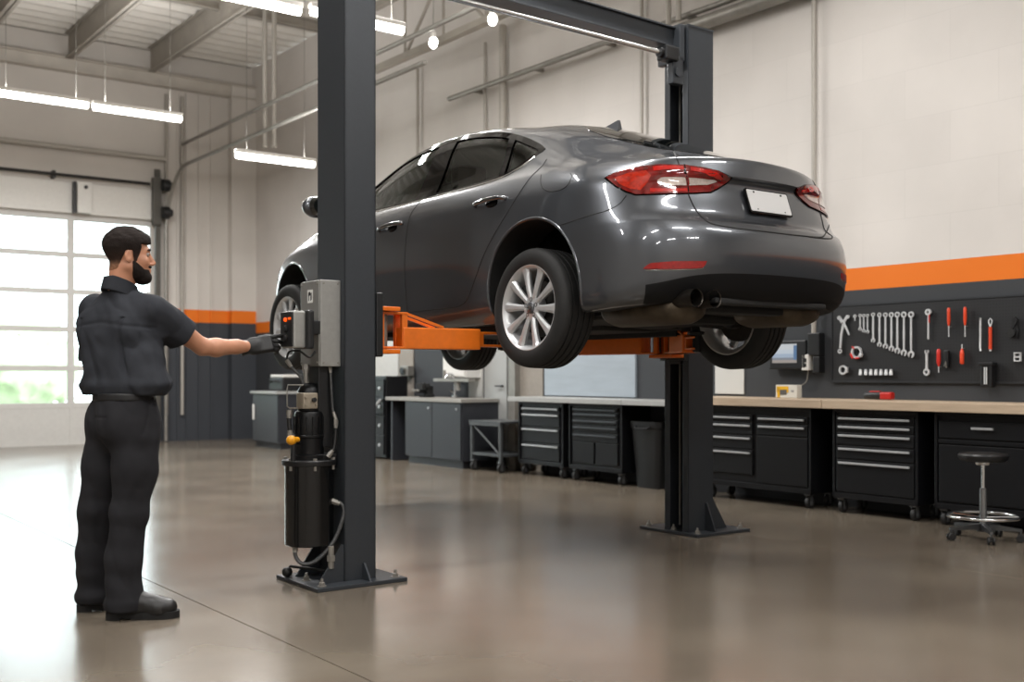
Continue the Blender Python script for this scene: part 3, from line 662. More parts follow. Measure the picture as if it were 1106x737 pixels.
q = MB(); q.box((2.582, 5.45, 1.45), (.004, .03, .012)); lb(scp(q), 'indicator_light', emit('orange_glow', '#ff5a0a', 1.2), pn)
# ------------------------------------------------------------ the car (local axes: x lateral, y forward, z up from its own ground datum)
CARLOC = Vector((.808, 6.648, 1.265)); WB = 3.05; DROOP = .085
def paintmat():
    m = mat('grey_metallic_car_paint', '#4a4d52', .30, .55, coat=1.0, noise=.04, scale=900); return m
M_paint = paintmat()
M_trim = mat('gloss_black_trim', '#040405', .05, spec=.2)
M_under = mat('dark_underbody', '#141414', .8, noise=.25, scale=12)
M_valance = mat('black_textured_bumper_plastic', '#08080a', .6, spec=.25, noise=.1, bump=.1, bscale=300)
M_seam = mat('panel_gap_black', '#050505', .7)
M_cabin = mat('dark_cabin_cloth', '#17191a', .9, noise=.1)
M_head = mat('pale_headliner', '#dcded8', .9, noise=.05)
M_glassd = glass('tinted_car_glass', '#9fc0ae')
M_glassb = mat('dark_rear_glass', '#0a0d0d', .04, coat=.6, spec=.8)
M_red = mat('red_lamp_lens', '#640807', .08, coat=1., noise=.45, scale=22)
M_redd = mat('dark_red_lamp_lens', '#4a0605', .1, coat=1.)
M_clear = mat('clear_lamp_lens', '#c9bcb5', .1, .4, coat=1., noise=.2, scale=60)
M_rim = mat('silver_alloy', '#c6c8ca', .34, .45, coat=.3, noise=.03)
M_tyre = mat('black_tyre_rubber', '#161616', .72, noise=.15, scale=50)
car = thing('car', 'dark grey four-door saloon car raised on the two-post lift, seen from behind', 'car', CARLOC)
# control cage, level by level from sill to roof; 17 columns from tail centre round the left side to nose centre
CR = {}
SA = [-.40, 0., .42, .95, 1.5, 2.05, 2.6, 3.1, 3.52]
def lv(rear, rs, zs, front, sa=SA):
    return list(rear)+[(rs[i], sa[i], zs[i]) for i in range(9)]+list(front)
LVL = []
LVL.append(lv([(0, -.97, .255), (.37, -.96, .252), (.60, -.895, .248), (.77, -.78, .238), (.845, -.60, .225)],
   [.86, .862, .855, .85, .85, .85, .855, .84, .74], [.205, .185, .17, .165, .165, .165, .17, .18, .19], [(.58, 3.72, .19), (.34, 3.80, .19), (0, 3.84, .19)]))
LVL.append(lv([(0, -1.035, .30), (.37, -1.025, .297), (.62, -.955, .29), (.80, -.83, .268), (.88, -.62, .25)],
   [.897, .90, .888, .882, .882, .882, .89, .875, .785], [.245, .235, .225, .225, .225, .225, .225, .23, .24], [(.63, 3.78, .24), (.38, 3.88, .24), (0, 3.92, .24)]))
LVL.append(lv([(0, -1.075, .405), (.37, -1.062, .402), (.635, -.985, .385), (.815, -.85, .305), (.892, -.635, .29)],
   [.908, .918, .905, .896, .896, .898, .905, .895, .80], [.30, .31, .31, .31, .31, .31, .31, .31, .32], [(.65, 3.80, .32), (.39, 3.90, .32), (0, 3.94, .32)]))
LVL.append(lv([(0, -1.098, .50), (.37, -1.083, .50), (.64, -1.005, .497), (.815, -.86, .48), (.895, -.64, .455)],
   [.918, .926, .912, .905, .905, .908, .915, .905, .81], [.45, .45, .45, .45, .45, .45, .45, .44, .44], [(.655, 3.805, .44), (.39, 3.91, .44), (0, 3.95, .44)]))
LVL.append(lv([(0, -1.085, .61), (.37, -1.07, .61), (.635, -.99, .608), (.81, -.85, .60), (.892, -.63, .59)],
   [.918, .928, .92, .918, .918, .92, .92, .905, .815], [.58, .58, .58, .58, .58, .58, .57, .56, .54], [(.66, 3.80, .54), (.39, 3.905, .54), (0, 3.945, .54)]))
LVL.append(lv([(0, -1.035, .665), (.365, -1.022, .665), (.625, -.955, .665), (.80, -.825, .665), (.885, -.61, .66)],
   [.914, .926, .92, .92, .92, .92, .918, .90, .81], [.66, .66, .66, .66, .66, .66, .65, .63, .60], [(.655, 3.785, .60), (.39, 3.89, .60), (0, 3.93, .60)]))
LVL.append(lv([(0, -.975, .70), (.36, -.963, .70), (.615, -.905, .70), (.785, -.79, .71), (.875, -.585, .72)],
   [.907, .917, .915, .918, .918, .918, .912, .89, .805], [.735, .745, .745, .745, .745, .74, .73, .70, .65], [(.645, 3.765, .64), (.38, 3.87, .64), (0, 3.91, .64)]))
LVL.append(lv([(0, -.945, .80), (.355, -.935, .80), (.60, -.878, .80), (.765, -.77, .80), (.86, -.57, .80)],
   [.896, .908, .908, .912, .912, .912, .903, .88, .80], [.81, .82, .82, .82, .82, .81, .80, .76, .70], [(.635, 3.74, .68), (.37, 3.84, .68), (0, 3.88, .68)]))
LVL.append(lv([(0, -.905, .895), (.335, -.895, .892), (.58, -.848, .885), (.75, -.74, .875), (.85, -.55, .87)],
   [.885, .896, .90, .902, .902, .902, .893, .868, .785], [.875, .885, .885, .885, .88, .87, .855, .82, .76], [(.62, 3.70, .735), (.355, 3.80, .73), (0, 3.84, .73)]))
LVL.append(lv([(0, -.955, .925), (.335, -.938, .92), (.575, -.87, .91), (.735, -.745, .915), (.825, -.545, .925)],
   [.862, .876, .882, .887, .887, .886, .876, .848, .76], [.935, .94, .94, .935, .93, .92, .905, .872, .81], [(.60, 3.64, .79), (.34, 3.74, .785), (0, 3.78, .785)]))
LVL.append(lv([(0, -.925, 1.038), (.32, -.905, 1.03), (.55, -.835, 1.012), (.695, -.70, 1.0), (.775, -.50, 1.0)],
   [.815, .835, .846, .852, .853, .85, .835, .79, .68], [1.005, 1.012, 1.012, 1.005, .995, .982, .97, .945, .905], [(.50, 3.42, .905), (.27, 3.50, .905), (0, 3.53, .905)],
   [-.29, .03, .45, .97, 1.5, 2.05, 2.6, 2.98, 3.26]))
LVL.append(lv([(0, -.66, 1.075), (.29, -.645, 1.073), (.51, -.58, 1.065), (.645, -.46, 1.058), (.725, -.30, 1.06)],
   [.755, .785, .805, .815, .816, .81, .785, .72, .60], [1.07, 1.06, 1.05, 1.042, 1.03, 1.02, 1.012, 1.015, 1.03], [(.42, 2.99, 1.04), (.22, 3.02, 1.045), (0, 3.04, 1.05)],
   [-.12, .12, .50, 1.0, 1.5, 2.05, 2.52, 2.74, 2.90]))
LVL.append(lv([(0, -.26, 1.255), (.26, -.25, 1.25), (.45, -.20, 1.24), (.565, -.11, 1.225), (.62, .0, 1.215)],
   [.655, .685, .71, .722, .724, .715, .69, .62, .52], [1.215, 1.23, 1.255, 1.27, 1.265, 1.24, 1.20, 1.215, 1.235], [(.37, 2.52, 1.255), (.19, 2.545, 1.265), (0, 2.56, 1.27)],
   [.12, .33, .62, 1.02, 1.47, 1.93, 2.25, 2.38, 2.46]))
LVL.append(lv([(0, .17, 1.405), (.23, .18, 1.398), (.40, .21, 1.382), (.495, .25, 1.365), (.54, .30, 1.36)],
   [.565, .585, .60, .61, .61, .60, .575, .52, .45], [1.365, 1.39, 1.425, 1.45, 1.45, 1.42, 1.38, 1.40, 1.425], [(.32, 2.03, 1.45), (.165, 2.05, 1.465), (0, 2.06, 1.47)],
   [.38, .53, .76, 1.08, 1.42, 1.72, 1.90, 1.97, 2.0]))
LVL.append(lv([(0, .36, 1.448), (.20, .37, 1.443), (.34, .40, 1.43), (.42, .44, 1.42), (.455, .48, 1.415)],
   [.475, .49, .50, .51, .51, .50, .48, .43, .37], [1.42, 1.44, 1.47, 1.495, 1.495, 1.47, 1.45, 1.46, 1.475], [(.27, 1.92, 1.49), (.14, 1.93, 1.497), (0, 1.935, 1.50)],
   [.54, .65, .83, 1.10, 1.40, 1.64, 1.77, 1.83, 1.88]))
LVL.append(lv([(0, .60, 1.492), (0, .605, 1.493), (0, .62, 1.495), (0, .645, 1.498), (0, .68, 1.502)],
   [0]*9, [1.507, 1.514, 1.526, 1.537, 1.538, 1.531, 1.525, 1.521, 1.518], [(0, 1.80, 1.516), (0, 1.81, 1.515), (0, 1.815, 1.514)],
   [.73, .80, .93, 1.13, 1.37, 1.57, 1.67, 1.72, 1.76]))
# belly: straight down from the sill edge to the floor of the car
flo = [(0, p[1]*.97, .26 if p[1] < 0 else .22) for p in LVL[0]]
LVL.insert(0, flo)
NC = 17
vid = {}; cv = []; cf = []; cmi = []
def cvt(p):
    k = (round(p[0], 4), round(p[1], 4), round(p[2], 4))
    if k not in vid: vid[k] = len(cv); cv.append(k)
    return vid[k]
for sgn in (-1, 1):
    for k in range(len(LVL)-1):
        for j in range(NC-1):
            q = [LVL[k][j], LVL[k][j+1], LVL[k+1][j+1], LVL[k+1][j]]
            ids = []
            for p in q:
                i = cvt((sgn*p[0], p[1], p[2]))
                if i not in ids: ids.append(i)
            if len(ids) < 3: continue
            if sgn > 0: ids = ids[::-1]
            cf.append(ids); cmi.append(2 if k == 0 else (1 if k in (1, 2) and (j <= 2 or j >= 13) else 0))
me = bpy.data.meshes.new('body'); me.from_pydata(cv, [], cf)
me.polygons.foreach_set('material_index', cmi)
bmx = bmesh.new(); bmx.from_mesh(me)
cl = bmx.edges.layers.float.get('crease_edge') or bmx.edges.layers.float.new('crease_edge')
lvset = [dict() for _ in LVL]
def onlev(v, k, j0=0, j1=NC): return any(abs(abs(v.co.x)-LVL[k][j][0]) < 2e-4 and abs(v.co.y-LVL[k][j][1]) < 2e-4 and abs(v.co.z-LVL[k][j][2]) < 2e-4 for j in range(j0, j1))
for e in bmx.edges:
    for k, c, j0, j1 in ((1, .5, 0, NC), (3, .35, 0, 4), (6, .55, 0, 6), (9, .28, 4, 14), (10, .55, 0, 4), (11, .45, 0, 4), (11, .3, 4, NC), (7, .2, 0, 5)):
        if onlev(e.verts[0], k, j0, j1) and onlev(e.verts[1], k, j0, j1): e[cl] = max(e[cl], c)
bmesh.ops.recalc_face_normals(bmx, faces=bmx.faces[:])
bmx.to_mesh(me); bmx.free()
body = bpy.data.objects.new('body', me); COL.objects.link(body)
for m in (M_paint, M_valance, M_under, M_cabin, M_head): me.materials.append(m)
md = body.modifiers.new('s', 'SUBSURF'); md.levels = 3; md.render_levels = 3
dg = bpy.context.evaluated_depsgraph_get()
me2 = bpy.data.meshes.new_from_object(body.evaluated_get(dg)); body.modifiers.clear(); body.data = me2
BVH = BVHTree.FromPolygons([v.co[:] for v in me2.vertices], [p.vertices[:] for p in me2.polygons])
CINV = (Matrix.Translation(CARLOC) @ Matrix.Rotation(YAW, 4, 'Z')).inverted()
CO = CINV @ Vector((0, 0, CAMZ))
def ray_px(p): return CO, ((CINV.to_3x3()) @ Vector(((p[0]-553)/FPX, 1, (HORY-p[1])/FPX))).normalized()
def ray_side(p): return Vector((-3, p[0], p[1])), Vector((1, 0, 0))
def ray_rear(p): return Vector((p[0], -4, p[1])), Vector((0, 1, 0))
def ray_front(p): return Vector((p[0], 7, p[1])), Vector((0, -1, 0))
def ray_top(p): return Vector((p[0], p[1], 4)), Vector((0, 0, -1))
def hit(p, ray):
    o, d = ray(p); r = BVH.ray_cast(o, d)
    if r[0] is None:
        # nearest point of the skin to the ray
        best = None
        for t in np.linspace(2, 12, 60):
            n = BVH.find_nearest(o+d*float(t))
            if n[0] is not None and (best is None or n[3] < best[3]): best = n
        r = best
    return Vector(r[0]), Vector(r[1])
def dens(poly, s):
    out = []
    for i in range(len(poly)):
        a = Vector(poly[i][:2]); b_ = Vector(poly[(i+1) % len(poly)][:2]); n = max(1, int((b_-a).length/s+.5))
        for k in range(n): out.append(a+(b_-a)*(k/n))
    return out
def patch(poly, ray, off, thick, s, holes=(), mirror=True, dual=False):
    """panel that follows the skin of the car: returns an MB with the piece (and its mirror image)"""
    P = dens(poly, s); n0 = len(P); E = [(i, (i+1) % n0) for i in range(n0)]; H = [dens(h, s) for h in holes]
    for h in H:
        o = len(P); P = P+h; E += [(o+i, o+(i+1) % len(h)) for i in range(len(h))]
    xs = [p.x for p in P]; ys = [p.y for p in P]
    x = min(xs)
    inner = []
    while x < max(xs):
        y = min(ys)
        while y < max(ys):
            q = (x, y)
            if inpoly(q, poly) and not any(inpoly(q, h) for h in holes): inner.append(Vector(q))
            y += s
        x += s
    keep = []
    for q in inner:
        if min((q-p).length for p in P) > s*.45: keep.append(q)
    v2, e2, f2, ov, oe, of = delaunay_2d_cdt(P+keep, E, [], 0, 1e-7)
    tri = []
    for f in f2:
        c = sum((v2[i] for i in f), Vector((0, 0)))/len(f)
        if inpoly(c, poly) and not any(inpoly(c, h) for h in holes): tri.append(tuple(f))
    top = []; bot = []
    for v in v2:
        c, n = hit((v.x, v.y), ray); top.append(c+n*off); bot.append(c-n*thick)
    N = len(v2)
    # border edges
    ed = {}
    for f in tri:
        for a, b_ in zip(f, f[1:]+f[:1]): ed.setdefault((min(a, b_), max(a, b_)), []).append((a, b_))
    side = [e[0] for e in ed.values() if len(e) == 1]
    mb = MB()
    for sg in ((1, -1) if mirror else (1,)):
        T = [Vector((v.x*sg, v.y, v.z)) for v in top]; Bt = [Vector((v.x*sg, v.y, v.z)) for v in bot]
        fl = (lambda f: tuple(f)) if sg > 0 else (lambda f: tuple(reversed(f)))
        m1 = MB(); m1.add(T+Bt, [fl(f) for f in tri]+[fl(tuple(reversed([i+N for i in f]))) for f in tri], 0, True)
        m1.add(T+Bt, [fl((b_, a, a+N, b_+N)) for a, b_ in side], 0, False)
        if dual: yield m1
        else: mb.add(m1.v, m1.f, 0); mb.sm[-len(m1.sm):] = m1.sm
    if not dual: yield mb
def panel(name, poly, ray, off, thick, s, m, parent=None, holes=(), both=True):
    """left and right piece as two objects of their own"""
    return [q.build(name, m, parent if not isinstance(parent, list) else parent[i]) for i, q in enumerate(patch(poly, ray, off, thick, s, holes, both, True))]
def seam(name, lines, ray, r=.0028, mirror=True, parent=None, m=None):
    mb = MB()
    for ln in lines:
        pts = bez([Vector((*p, 0)) for p in ln], 6); c = [hit((p.x, p.y), ray)[0] for p in pts]
        # drop repeats
        cc = [c[0]]
        for q in c[1:]:
            if (q-cc[-1]).length > .006: cc.append(q)
        if len(cc) < 2: continue
        for sg in ((1, -1) if mirror else (1,)): mb.tube([Vector((q.x*sg, q.y, q.z)) for q in cc], r, 6)
    return mb.build(name, m or M_seam, parent)
# ---- window openings and wheel wells cut right through the shell
# side view outlines (forward, up)
def sm(pts, n=4): return [tuple(v.to_2d()) for v in bez([Vector((*p, 0)) for p in pts], n)]
DLO = sm([(2.64, 1.030), (2.50, 1.085), (2.30, 1.168), (2.09, 1.258), (1.95, 1.330), (1.80, 1.386), (1.58, 1.426), (1.37, 1.443), (1.16, 1.446), (.96, 1.437), (.72, 1.405), (.54, 1.362), (.37, 1.306), (.20, 1.235), (.114, 1.189)])+[
       (.123, 1.172), (.154, 1.15), (.188, 1.12), (.254, 1.083), (.359, 1.05), (.558, 1.03), (.948, 1.025), (1.272, 1.018), (1.857, 1.017), (2.236, 1.017), (2.62, 1.018)]
GF = sm([(2.50, 1.058), (2.30, 1.143), (2.07, 1.240), (1.93, 1.306), (1.78, 1.358), (1.56, 1.395), (1.31, 1.408)])+[(1.285, 1.214), (1.303, 1.031), (1.876, 1.034), (2.296, 1.036), (2.47, 1.042)]
GR = sm([(1.11, 1.411), (.98, 1.405), (.85, 1.391), (.66, 1.360), (.526, 1.325)])+[(.452, 1.2), (.406, 1.06), (.576, 1.044), (.76, 1.043), (1.065, 1.043), (1.068, 1.213)]
GQ = [(.458, 1.305), (.40, 1.284), (.334, 1.257), (.218, 1.212), (.169, 1.19), (.18, 1.163), (.221, 1.13), (.282, 1.096), (.363, 1.067), (.402, 1.18)]
def inner_side(poly, k):
    c = sum((Vector(p) for p in poly), Vector((0, 0)))/len(poly)
    return [Vector(p)+(c-Vector(p)).normalized()*k for p in poly]
side2 = [Vector((0, p[0], p[1])) for p in inner_side(DLO, .012)]
def cutter(mb, mi=0):
    o = mb.build('cut', [M_cabin, M_under, M_head])
    q = bmesh.new(); q.from_mesh(o.data); bmesh.ops.remove_doubles(q, verts=q.verts[:], dist=1e-5); bmesh.ops.triangulate(q, faces=q.faces[:]); bmesh.ops.recalc_face_normals(q, faces=q.faces[:])
    if q.calc_volume(signed=True) < 0: bmesh.ops.reverse_faces(q, faces=q.faces[:])
    q.to_mesh(o.data); q.free()
    for p in o.data.polygons: p.material_index = mi
    return o
cuts = []
mb = MB(); N = len(side2)
vsl = [(-1.1, v.y, v.z) for v in side2]+[(1.1, v.y, v.z) for v in side2]
mb.add(vsl, [tuple(range(N)), tuple(range(2*N-1, N-1, -1))]+[(i, N+i, N+(i+1) % N, (i+1) % N) for i in range(N)]); cuts.append(cutter(mb, 2))
mb = MB(); mb.box((0, 1.2, .80), (1.3, 2.5, .62), .12); cuts.append(cutter(mb))
for (ya, R, zc) in ((-.045, .405, .335), (WB+.0, .41, .335)):
    for sg in (-1, 1):
        mb = MB(); mb.cyl((sg*.56, ya, zc), (sg*1.2, ya, zc), R, n=72); cuts.append(cutter(mb, 1))
mb = MB()
for c in cuts:
    md = body.modifiers.new('b', 'BOOLEAN'); md.object = c; md.operation = 'DIFFERENCE'; md.solver = 'MANIFOLD'
bpy.context.view_layer.update(); dg = bpy.context.evaluated_depsgraph_get()
me3 = bpy.data.meshes.new_from_object(body.evaluated_get(dg)); body.modifiers.clear(); body.data = me3
for c in cuts: bpy.data.objects.remove(c, do_unlink=True)
me3.name = 'body'
bb = bmesh.new(); bb.from_mesh(me3)
for f in bb.faces: f.smooth = True
for e in bb.edges:
    if len(e.link_faces) != 2 or e.calc_face_angle(0) > math.radians(28): e.smooth = False
bb.to_mesh(me3); bb.free()
body.parent = car
print('BODY', len(me3.polygons), [m.name for m in me3.materials])
# ---- windows
fr = panel('window_surround', DLO, ray_side, .0025, .03, .03, M_trim, car, [GF, GR, GQ])
for nm, G_ in (('door_window', GF), ('door_window', GR), ('quarter_window', GQ)): panel(nm, [tuple(p) for p in inner_side(G_, -.006)], ray_side, -.006, .010, .04, M_glassd, car)
panel('rear_window', [(-.34, .16), (-.2, .185), (0, .19), (.2, .185), (.34, .16), (.42, .03), (.452, -.14), (.438, -.31), (.40, -.44), (.35, -.515), (.2, -.56), (0, -.575), (-.2, -.56), (-.35, -.515), (-.40, -.44), (-.438, -.31), (-.452, -.14), (-.42, .03)], ray_top, .003, .02, .05, M_glassb, car, both=False)
panel('windscreen', [(-.46, 2.03), (0, 2.09), (.46, 2.03), (.58, 2.45), (.66, 2.75), (.40, 2.93), (0, 3.0), (-.40, 2.93), (-.66, 2.75), (-.58, 2.45)], ray_top, .003, .02, .05, M_glassb, car, both=False)
belt = [(2.60, 1.016), (2.236, 1.015), (1.857, 1.015), (1.272, 1.016), (.948, 1.023), (.558, 1.028), (.359, 1.048), (.254, 1.081), (.188, 1.118), (.154, 1.148)]
seam('belt_moulding', [belt], ray_side, .005, True, car, M_chrome)
# ---- seats seen through the side glass
def seat(x, y, name):
    b = MB(); b.box((x, y, .62), (.48, .50, .16), .06); b.box((x, y-.28, .90), (.46, .15, .62), .06, rot=Matrix.Rotation(math.radians(-12), 4, 'X'))
    b.box((x, y-.36, 1.235), (.25, .10, .17), .04); b.cyl((x-.06, y-.34, 1.1), (x-.06, y-.355, 1.2), .008); b.cyl((x+.06, y-.34, 1.1), (x+.06, y-.355, 1.2), .008)
    b.build(name, M_cabin, car)
seat(-.36, 1.72, 'front_seat'); seat(.36, 1.72, 'front_seat')
b = MB(); b.box((0, .72, .62), (1.22, .48, .16), .06); b.box((0, .36, .86), (1.22, .16, .60), .06, rot=Matrix.Rotation(math.radians(-14), 4, 'X'))
for x in (-.38, 0, .38): b.box((x, .25, 1.17), (.24, .09, .14), .035)
b.build('rear_bench', M_cabin, car)
b = MB(); b.torus((0, 0, 0), .18, .014, 'Z'); b.cyl((-.17, 0, 0), (.17, 0, 0), .012); b.cyl((0, 0, 0), (0, -.17, 0), .012)
o = b.build('steering_wheel', M_black, car, (-.36, 2.10, .93)); o.rotation_euler = (math.radians(65), 0, 0)
# ---- lamps
TL = [(655.2, 192.8), (660, 189.8), (666, 187.3), (680, 183.6), (692.4, 181.1), (713.4, 178.6), (737, 178.9), (755.4, 181), (773.7, 185), (788, 192), (782, 198.5), (774, 204), (765.9, 208.2), (742.3, 209.2), (713.4, 210), (687.2, 210.6), (676.7, 207.2), (666, 201.5)]
def smoothpoly(poly, n=3): return [tuple(v.to_2d()) for v in bez([Vector((*p, 0)) for p in poly], n, True)]
def scalepoly(poly, k):
    c = sum((Vector(p) for p in poly), Vector((0, 0)))/len(poly); return [tuple(c+(Vector(p)-c)*k) for p in poly]
tb = panel('tail_light', scalepoly(TL, 1.045), ray_px, .003, .02, 6, M_trim, car)
panel('red_lens', TL, ray_px, .010, .0, 5, M_red, tb)
panel('clear_lens', [(709.5, 196), (713.4, 192.3), (725, 191.2), (739, 190.8), (740.3, 201.4), (716, 201.6), (711, 199.8)], ray_px, .0135, .0, 4, M_clear, tb)
panel('clear_lens', [(743, 191), (757, 192), (771, 193.8), (773, 195.6), (769, 198), (763, 200.6), (744, 201.4)], ray_px, .0135, .0, 4, M_clear, tb)
seam('lens_split', [[(738.3, 178.7), (740.2, 190), (741.8, 201), (742.8, 209.5)]], ray_px, .0115, True, car, M_trim)
M_redb = mat('bright_red_lamp_lens', '#a8140d', .1, coat=1., noise=.2, scale=60)
panel('bright_red_lens', [(664, 193.5), (680, 188), (698, 185.5), (703, 190), (699, 199), (692, 206.5), (681, 205), (670, 200)], ray_px, .0118, .0, 4, mat('orange_red_lamp_lens', '#9c1f0c', .1, coat=1., noise=.3, scale=60), tb)
panel('bright_red_lens', [(705, 181.5), (720, 180), (737, 180.6), (738, 184.4), (720, 184.4), (706, 186)], ray_px, .0118, .0, 4, M_redb, tb)
panel('bright_red_lens', [(702, 204.5), (720, 205), (740.8, 204.5), (741.5, 207.6), (720, 208.2), (702, 208.4)], ray_px, .0118, .0, 4, M_redb, tb)
panel('bright_red_lens', [(745, 181.4), (757, 183.3), (772, 187), (781, 192), (778, 194), (769, 190), (757, 187.4), (745.5, 185.5)], ray_px, .0118, .0, 4, M_redb, tb)
rf = [(694.5, 290.6), (699, 286.6), (703, 284.3), (726.5, 282.2), (763.4, 282.0), (761.5, 286), (758.5, 289.3), (745, 290.2), (726.5, 290.6)]
panel('rear_reflector', rf, ray_px, .005, .01, 4, mat('red_reflector', '#8e0d0b', .15, coat=.6, noise=.2, scale=80), car)
seam('reflector_trim', [[(697, 291.6), (726, 291.5), (752, 290.6), (760, 289.4)]], ray_px, .003, True, car, M_chrome)
# ---- seams
seam('boot_lid_gap', [
  [(727.8, 164), (730.5, 170), (734, 179.5), (740, 200), (743.6, 210), (750, 224), (758, 234.7), (768.5, 241.8), (786.8, 245.5), (805, 248), (817, 249.3)],
  ], ray_px, .0042, True, car)
seam('boot_lid_gap', [[(800, 247.4), (817, 249.3), (823.5, 250), (845, 252.6), (870.7, 255.4), (885, 256.4), (889.5, 255.2), (893, 250), (896, 242)]], ray_px, .0042, False, car)
seam('panel_gaps', [
  [(604.5, 243.5), (620, 238.4), (640, 232), (655.7, 227.5), (668.8, 220.5), (676.5, 211)],
  [(455.5, 215), (448, 225), (442.2, 235.4), (438.6, 259), (437, 287.6), (438.6, 322), (440.2, 337)],
  [(590.5, 172), (585, 180), (572, 193), (559, 212), (547, 231.4), (534, 253), (522, 277), (513, 302), (506, 321), (499.5, 329), (490, 332.3), (465, 335), (440.5, 337.6), (405, 341), (380, 343)],
  [(584.5, 189), (584, 197), (587, 204), (595, 207), (606, 205), (613, 200), (617.5, 191), (616, 187)],
  ], ray_px, .0026, True, car)
seam('bonnet_gap', [[(-.80, 2.62), (-.79, 2.9), (-.72, 3.3), (-.60, 3.6)]], ray_top, .0022, True, car)
# ---- rolled lips round the wheel arches
for (ya, R_, zc) in ((-.045, .413, .335), (WB, .418, .335)):
    for sg in (1, -1):
        pts = []
        for i in range(41):
            th = math.radians(-12+204*i/40); q, n = hit((ya+R_*math.cos(th), zc+R_*math.sin(th)), ray_side); pts.append(Vector((sg*(q.x+.003), q.y, q.z)))
        b = MB(); b.tube(pts, .009, 10); b.build('arch_lip', M_paint, car)
# ---- plate
c0, n0 = hit((0, .80), ray_rear); n0 = (hit((0, .86), ray_rear)[0]-hit((0, .745), ray_rear)[0]).normalized()
tilt = math.atan2(n0.y, n0.z)
MP = Matrix.Translation(c0+Vector((.0, -.014, .005))) @ Matrix.Rotation(-tilt, 4, 'X') @ Matrix.Rotation(PI/2, 4, 'X')
b = MB(); b.prism(rrect(.345, .142, .012), -.004, .006, MP); pf = b.build('plate_frame', M_trim, car)
b = MB(); b.prism(rrect(.328, .125, .008), .006, .009, MP); lp = b.build('blank_number_plate', mat('plate_white', '#c9c9c9', .45), pf)
b = MB()
for x in (-.11, .11): b.prism(circ(x, .05, .006, 10), .009, .012, MP)
for x in (-.11, .11): b.prism(circ(x, -.05, .004, 10), .009, .011, MP)
b.build('plate_screws', M_black, pf)
# ---- door handles
for i, (p, q, r_) in enumerate((((514.6, 222.6), (546, 214.6), (531, 220)), ((411, 249), (435, 241.6), (424, 246.5)))):
    for sg in (1, -1):
        a, na = hit(p, ray_px); c, nc = hit(q, ray_px); mid, nm = hit(((p[0]+q[0])/2, (p[1]+q[1])/2), ray_px)
        pts = [a-na*.01, a+na*.012, a+na*.03+(c-a)*.12, mid+nm*.04, c+nc*.03-(c-a)*.12, c+nc*.012, c-nc*.01]
        b = MB(); b.tube([Vector((v.x*sg, v.y, v.z)) for v in bez(pts, 5)], .0135, 10); h = b.build('door_handle', mat('smoked_chrome', '#6d6f73', .15, .9, coat=.5), car)
        cc, nn = hit(r_, ray_px); b = MB()
        b.sphere((cc.x*sg, cc.y, cc.z), (.006, .062, .036), 20); b.build('grip_dark_patch', M_trim, h)  # black patch stands in for the shaded hollow behind the grip
# ---- mirrors
for sg in (1, -1):
    t, n = hit((372, 236), ray_px)
    b = MB(); b.sphere((-1.02*sg, t.y-.0, t.z+.06), (.105, .062, .078), 24); mo = b.build('door_mirror', M_paint, car)
    b = MB(); b.lathe([(.0, -.0705), (.055, -.070), (.068, -.05), (.072, -.035)], (0, 0, 0), 'Y', 24); b.build('mirror_glass', M_glassb, mo, (-1.02*sg, t.y-.012, t.z+.06))
    b = MB(); b.tube([(-.86*sg, t.y+.02, t.z+.005), (-.96*sg, t.y+.02, t.z+.03)], .024, 10); b.build('mirror_arm', M_trim, mo)
# ---- roof antenna fin
c, n = hit((0, .30), ray_top)
b = MB(); b.add([(-.015, .36, c.z+.012), (.015, .36, c.z+.012), (.02, .22, c.z-.03), (-.02, .22, c.z-.03), (-.003, .245, c.z+.042), (.003, .245, c.z+.042), (.004, .225, c.z+.040), (-.004, .225, c.z+.040)],
   [(0, 1, 5, 4), (1, 2, 6, 5), (2, 3, 7, 6), (3, 0, 4, 7), (4, 5, 6, 7), (0, 3, 2, 1)]); b.build('roof_antenna', M_paint, car)
# ---- nose
panel('headlight', [(-.80, .74), (-.60, .735), (-.42, .70), (-.44, .65), (-.62, .645), (-.78, .665)], ray_front, .006, .02, .03, M_clear, car)
panel('grille', [(-.40, .68), (.40, .68), (.46, .50), (.38, .36), (-.38, .36), (-.46, .50)], ray_front, .006, .02, .04, M_valance, car, both=False)
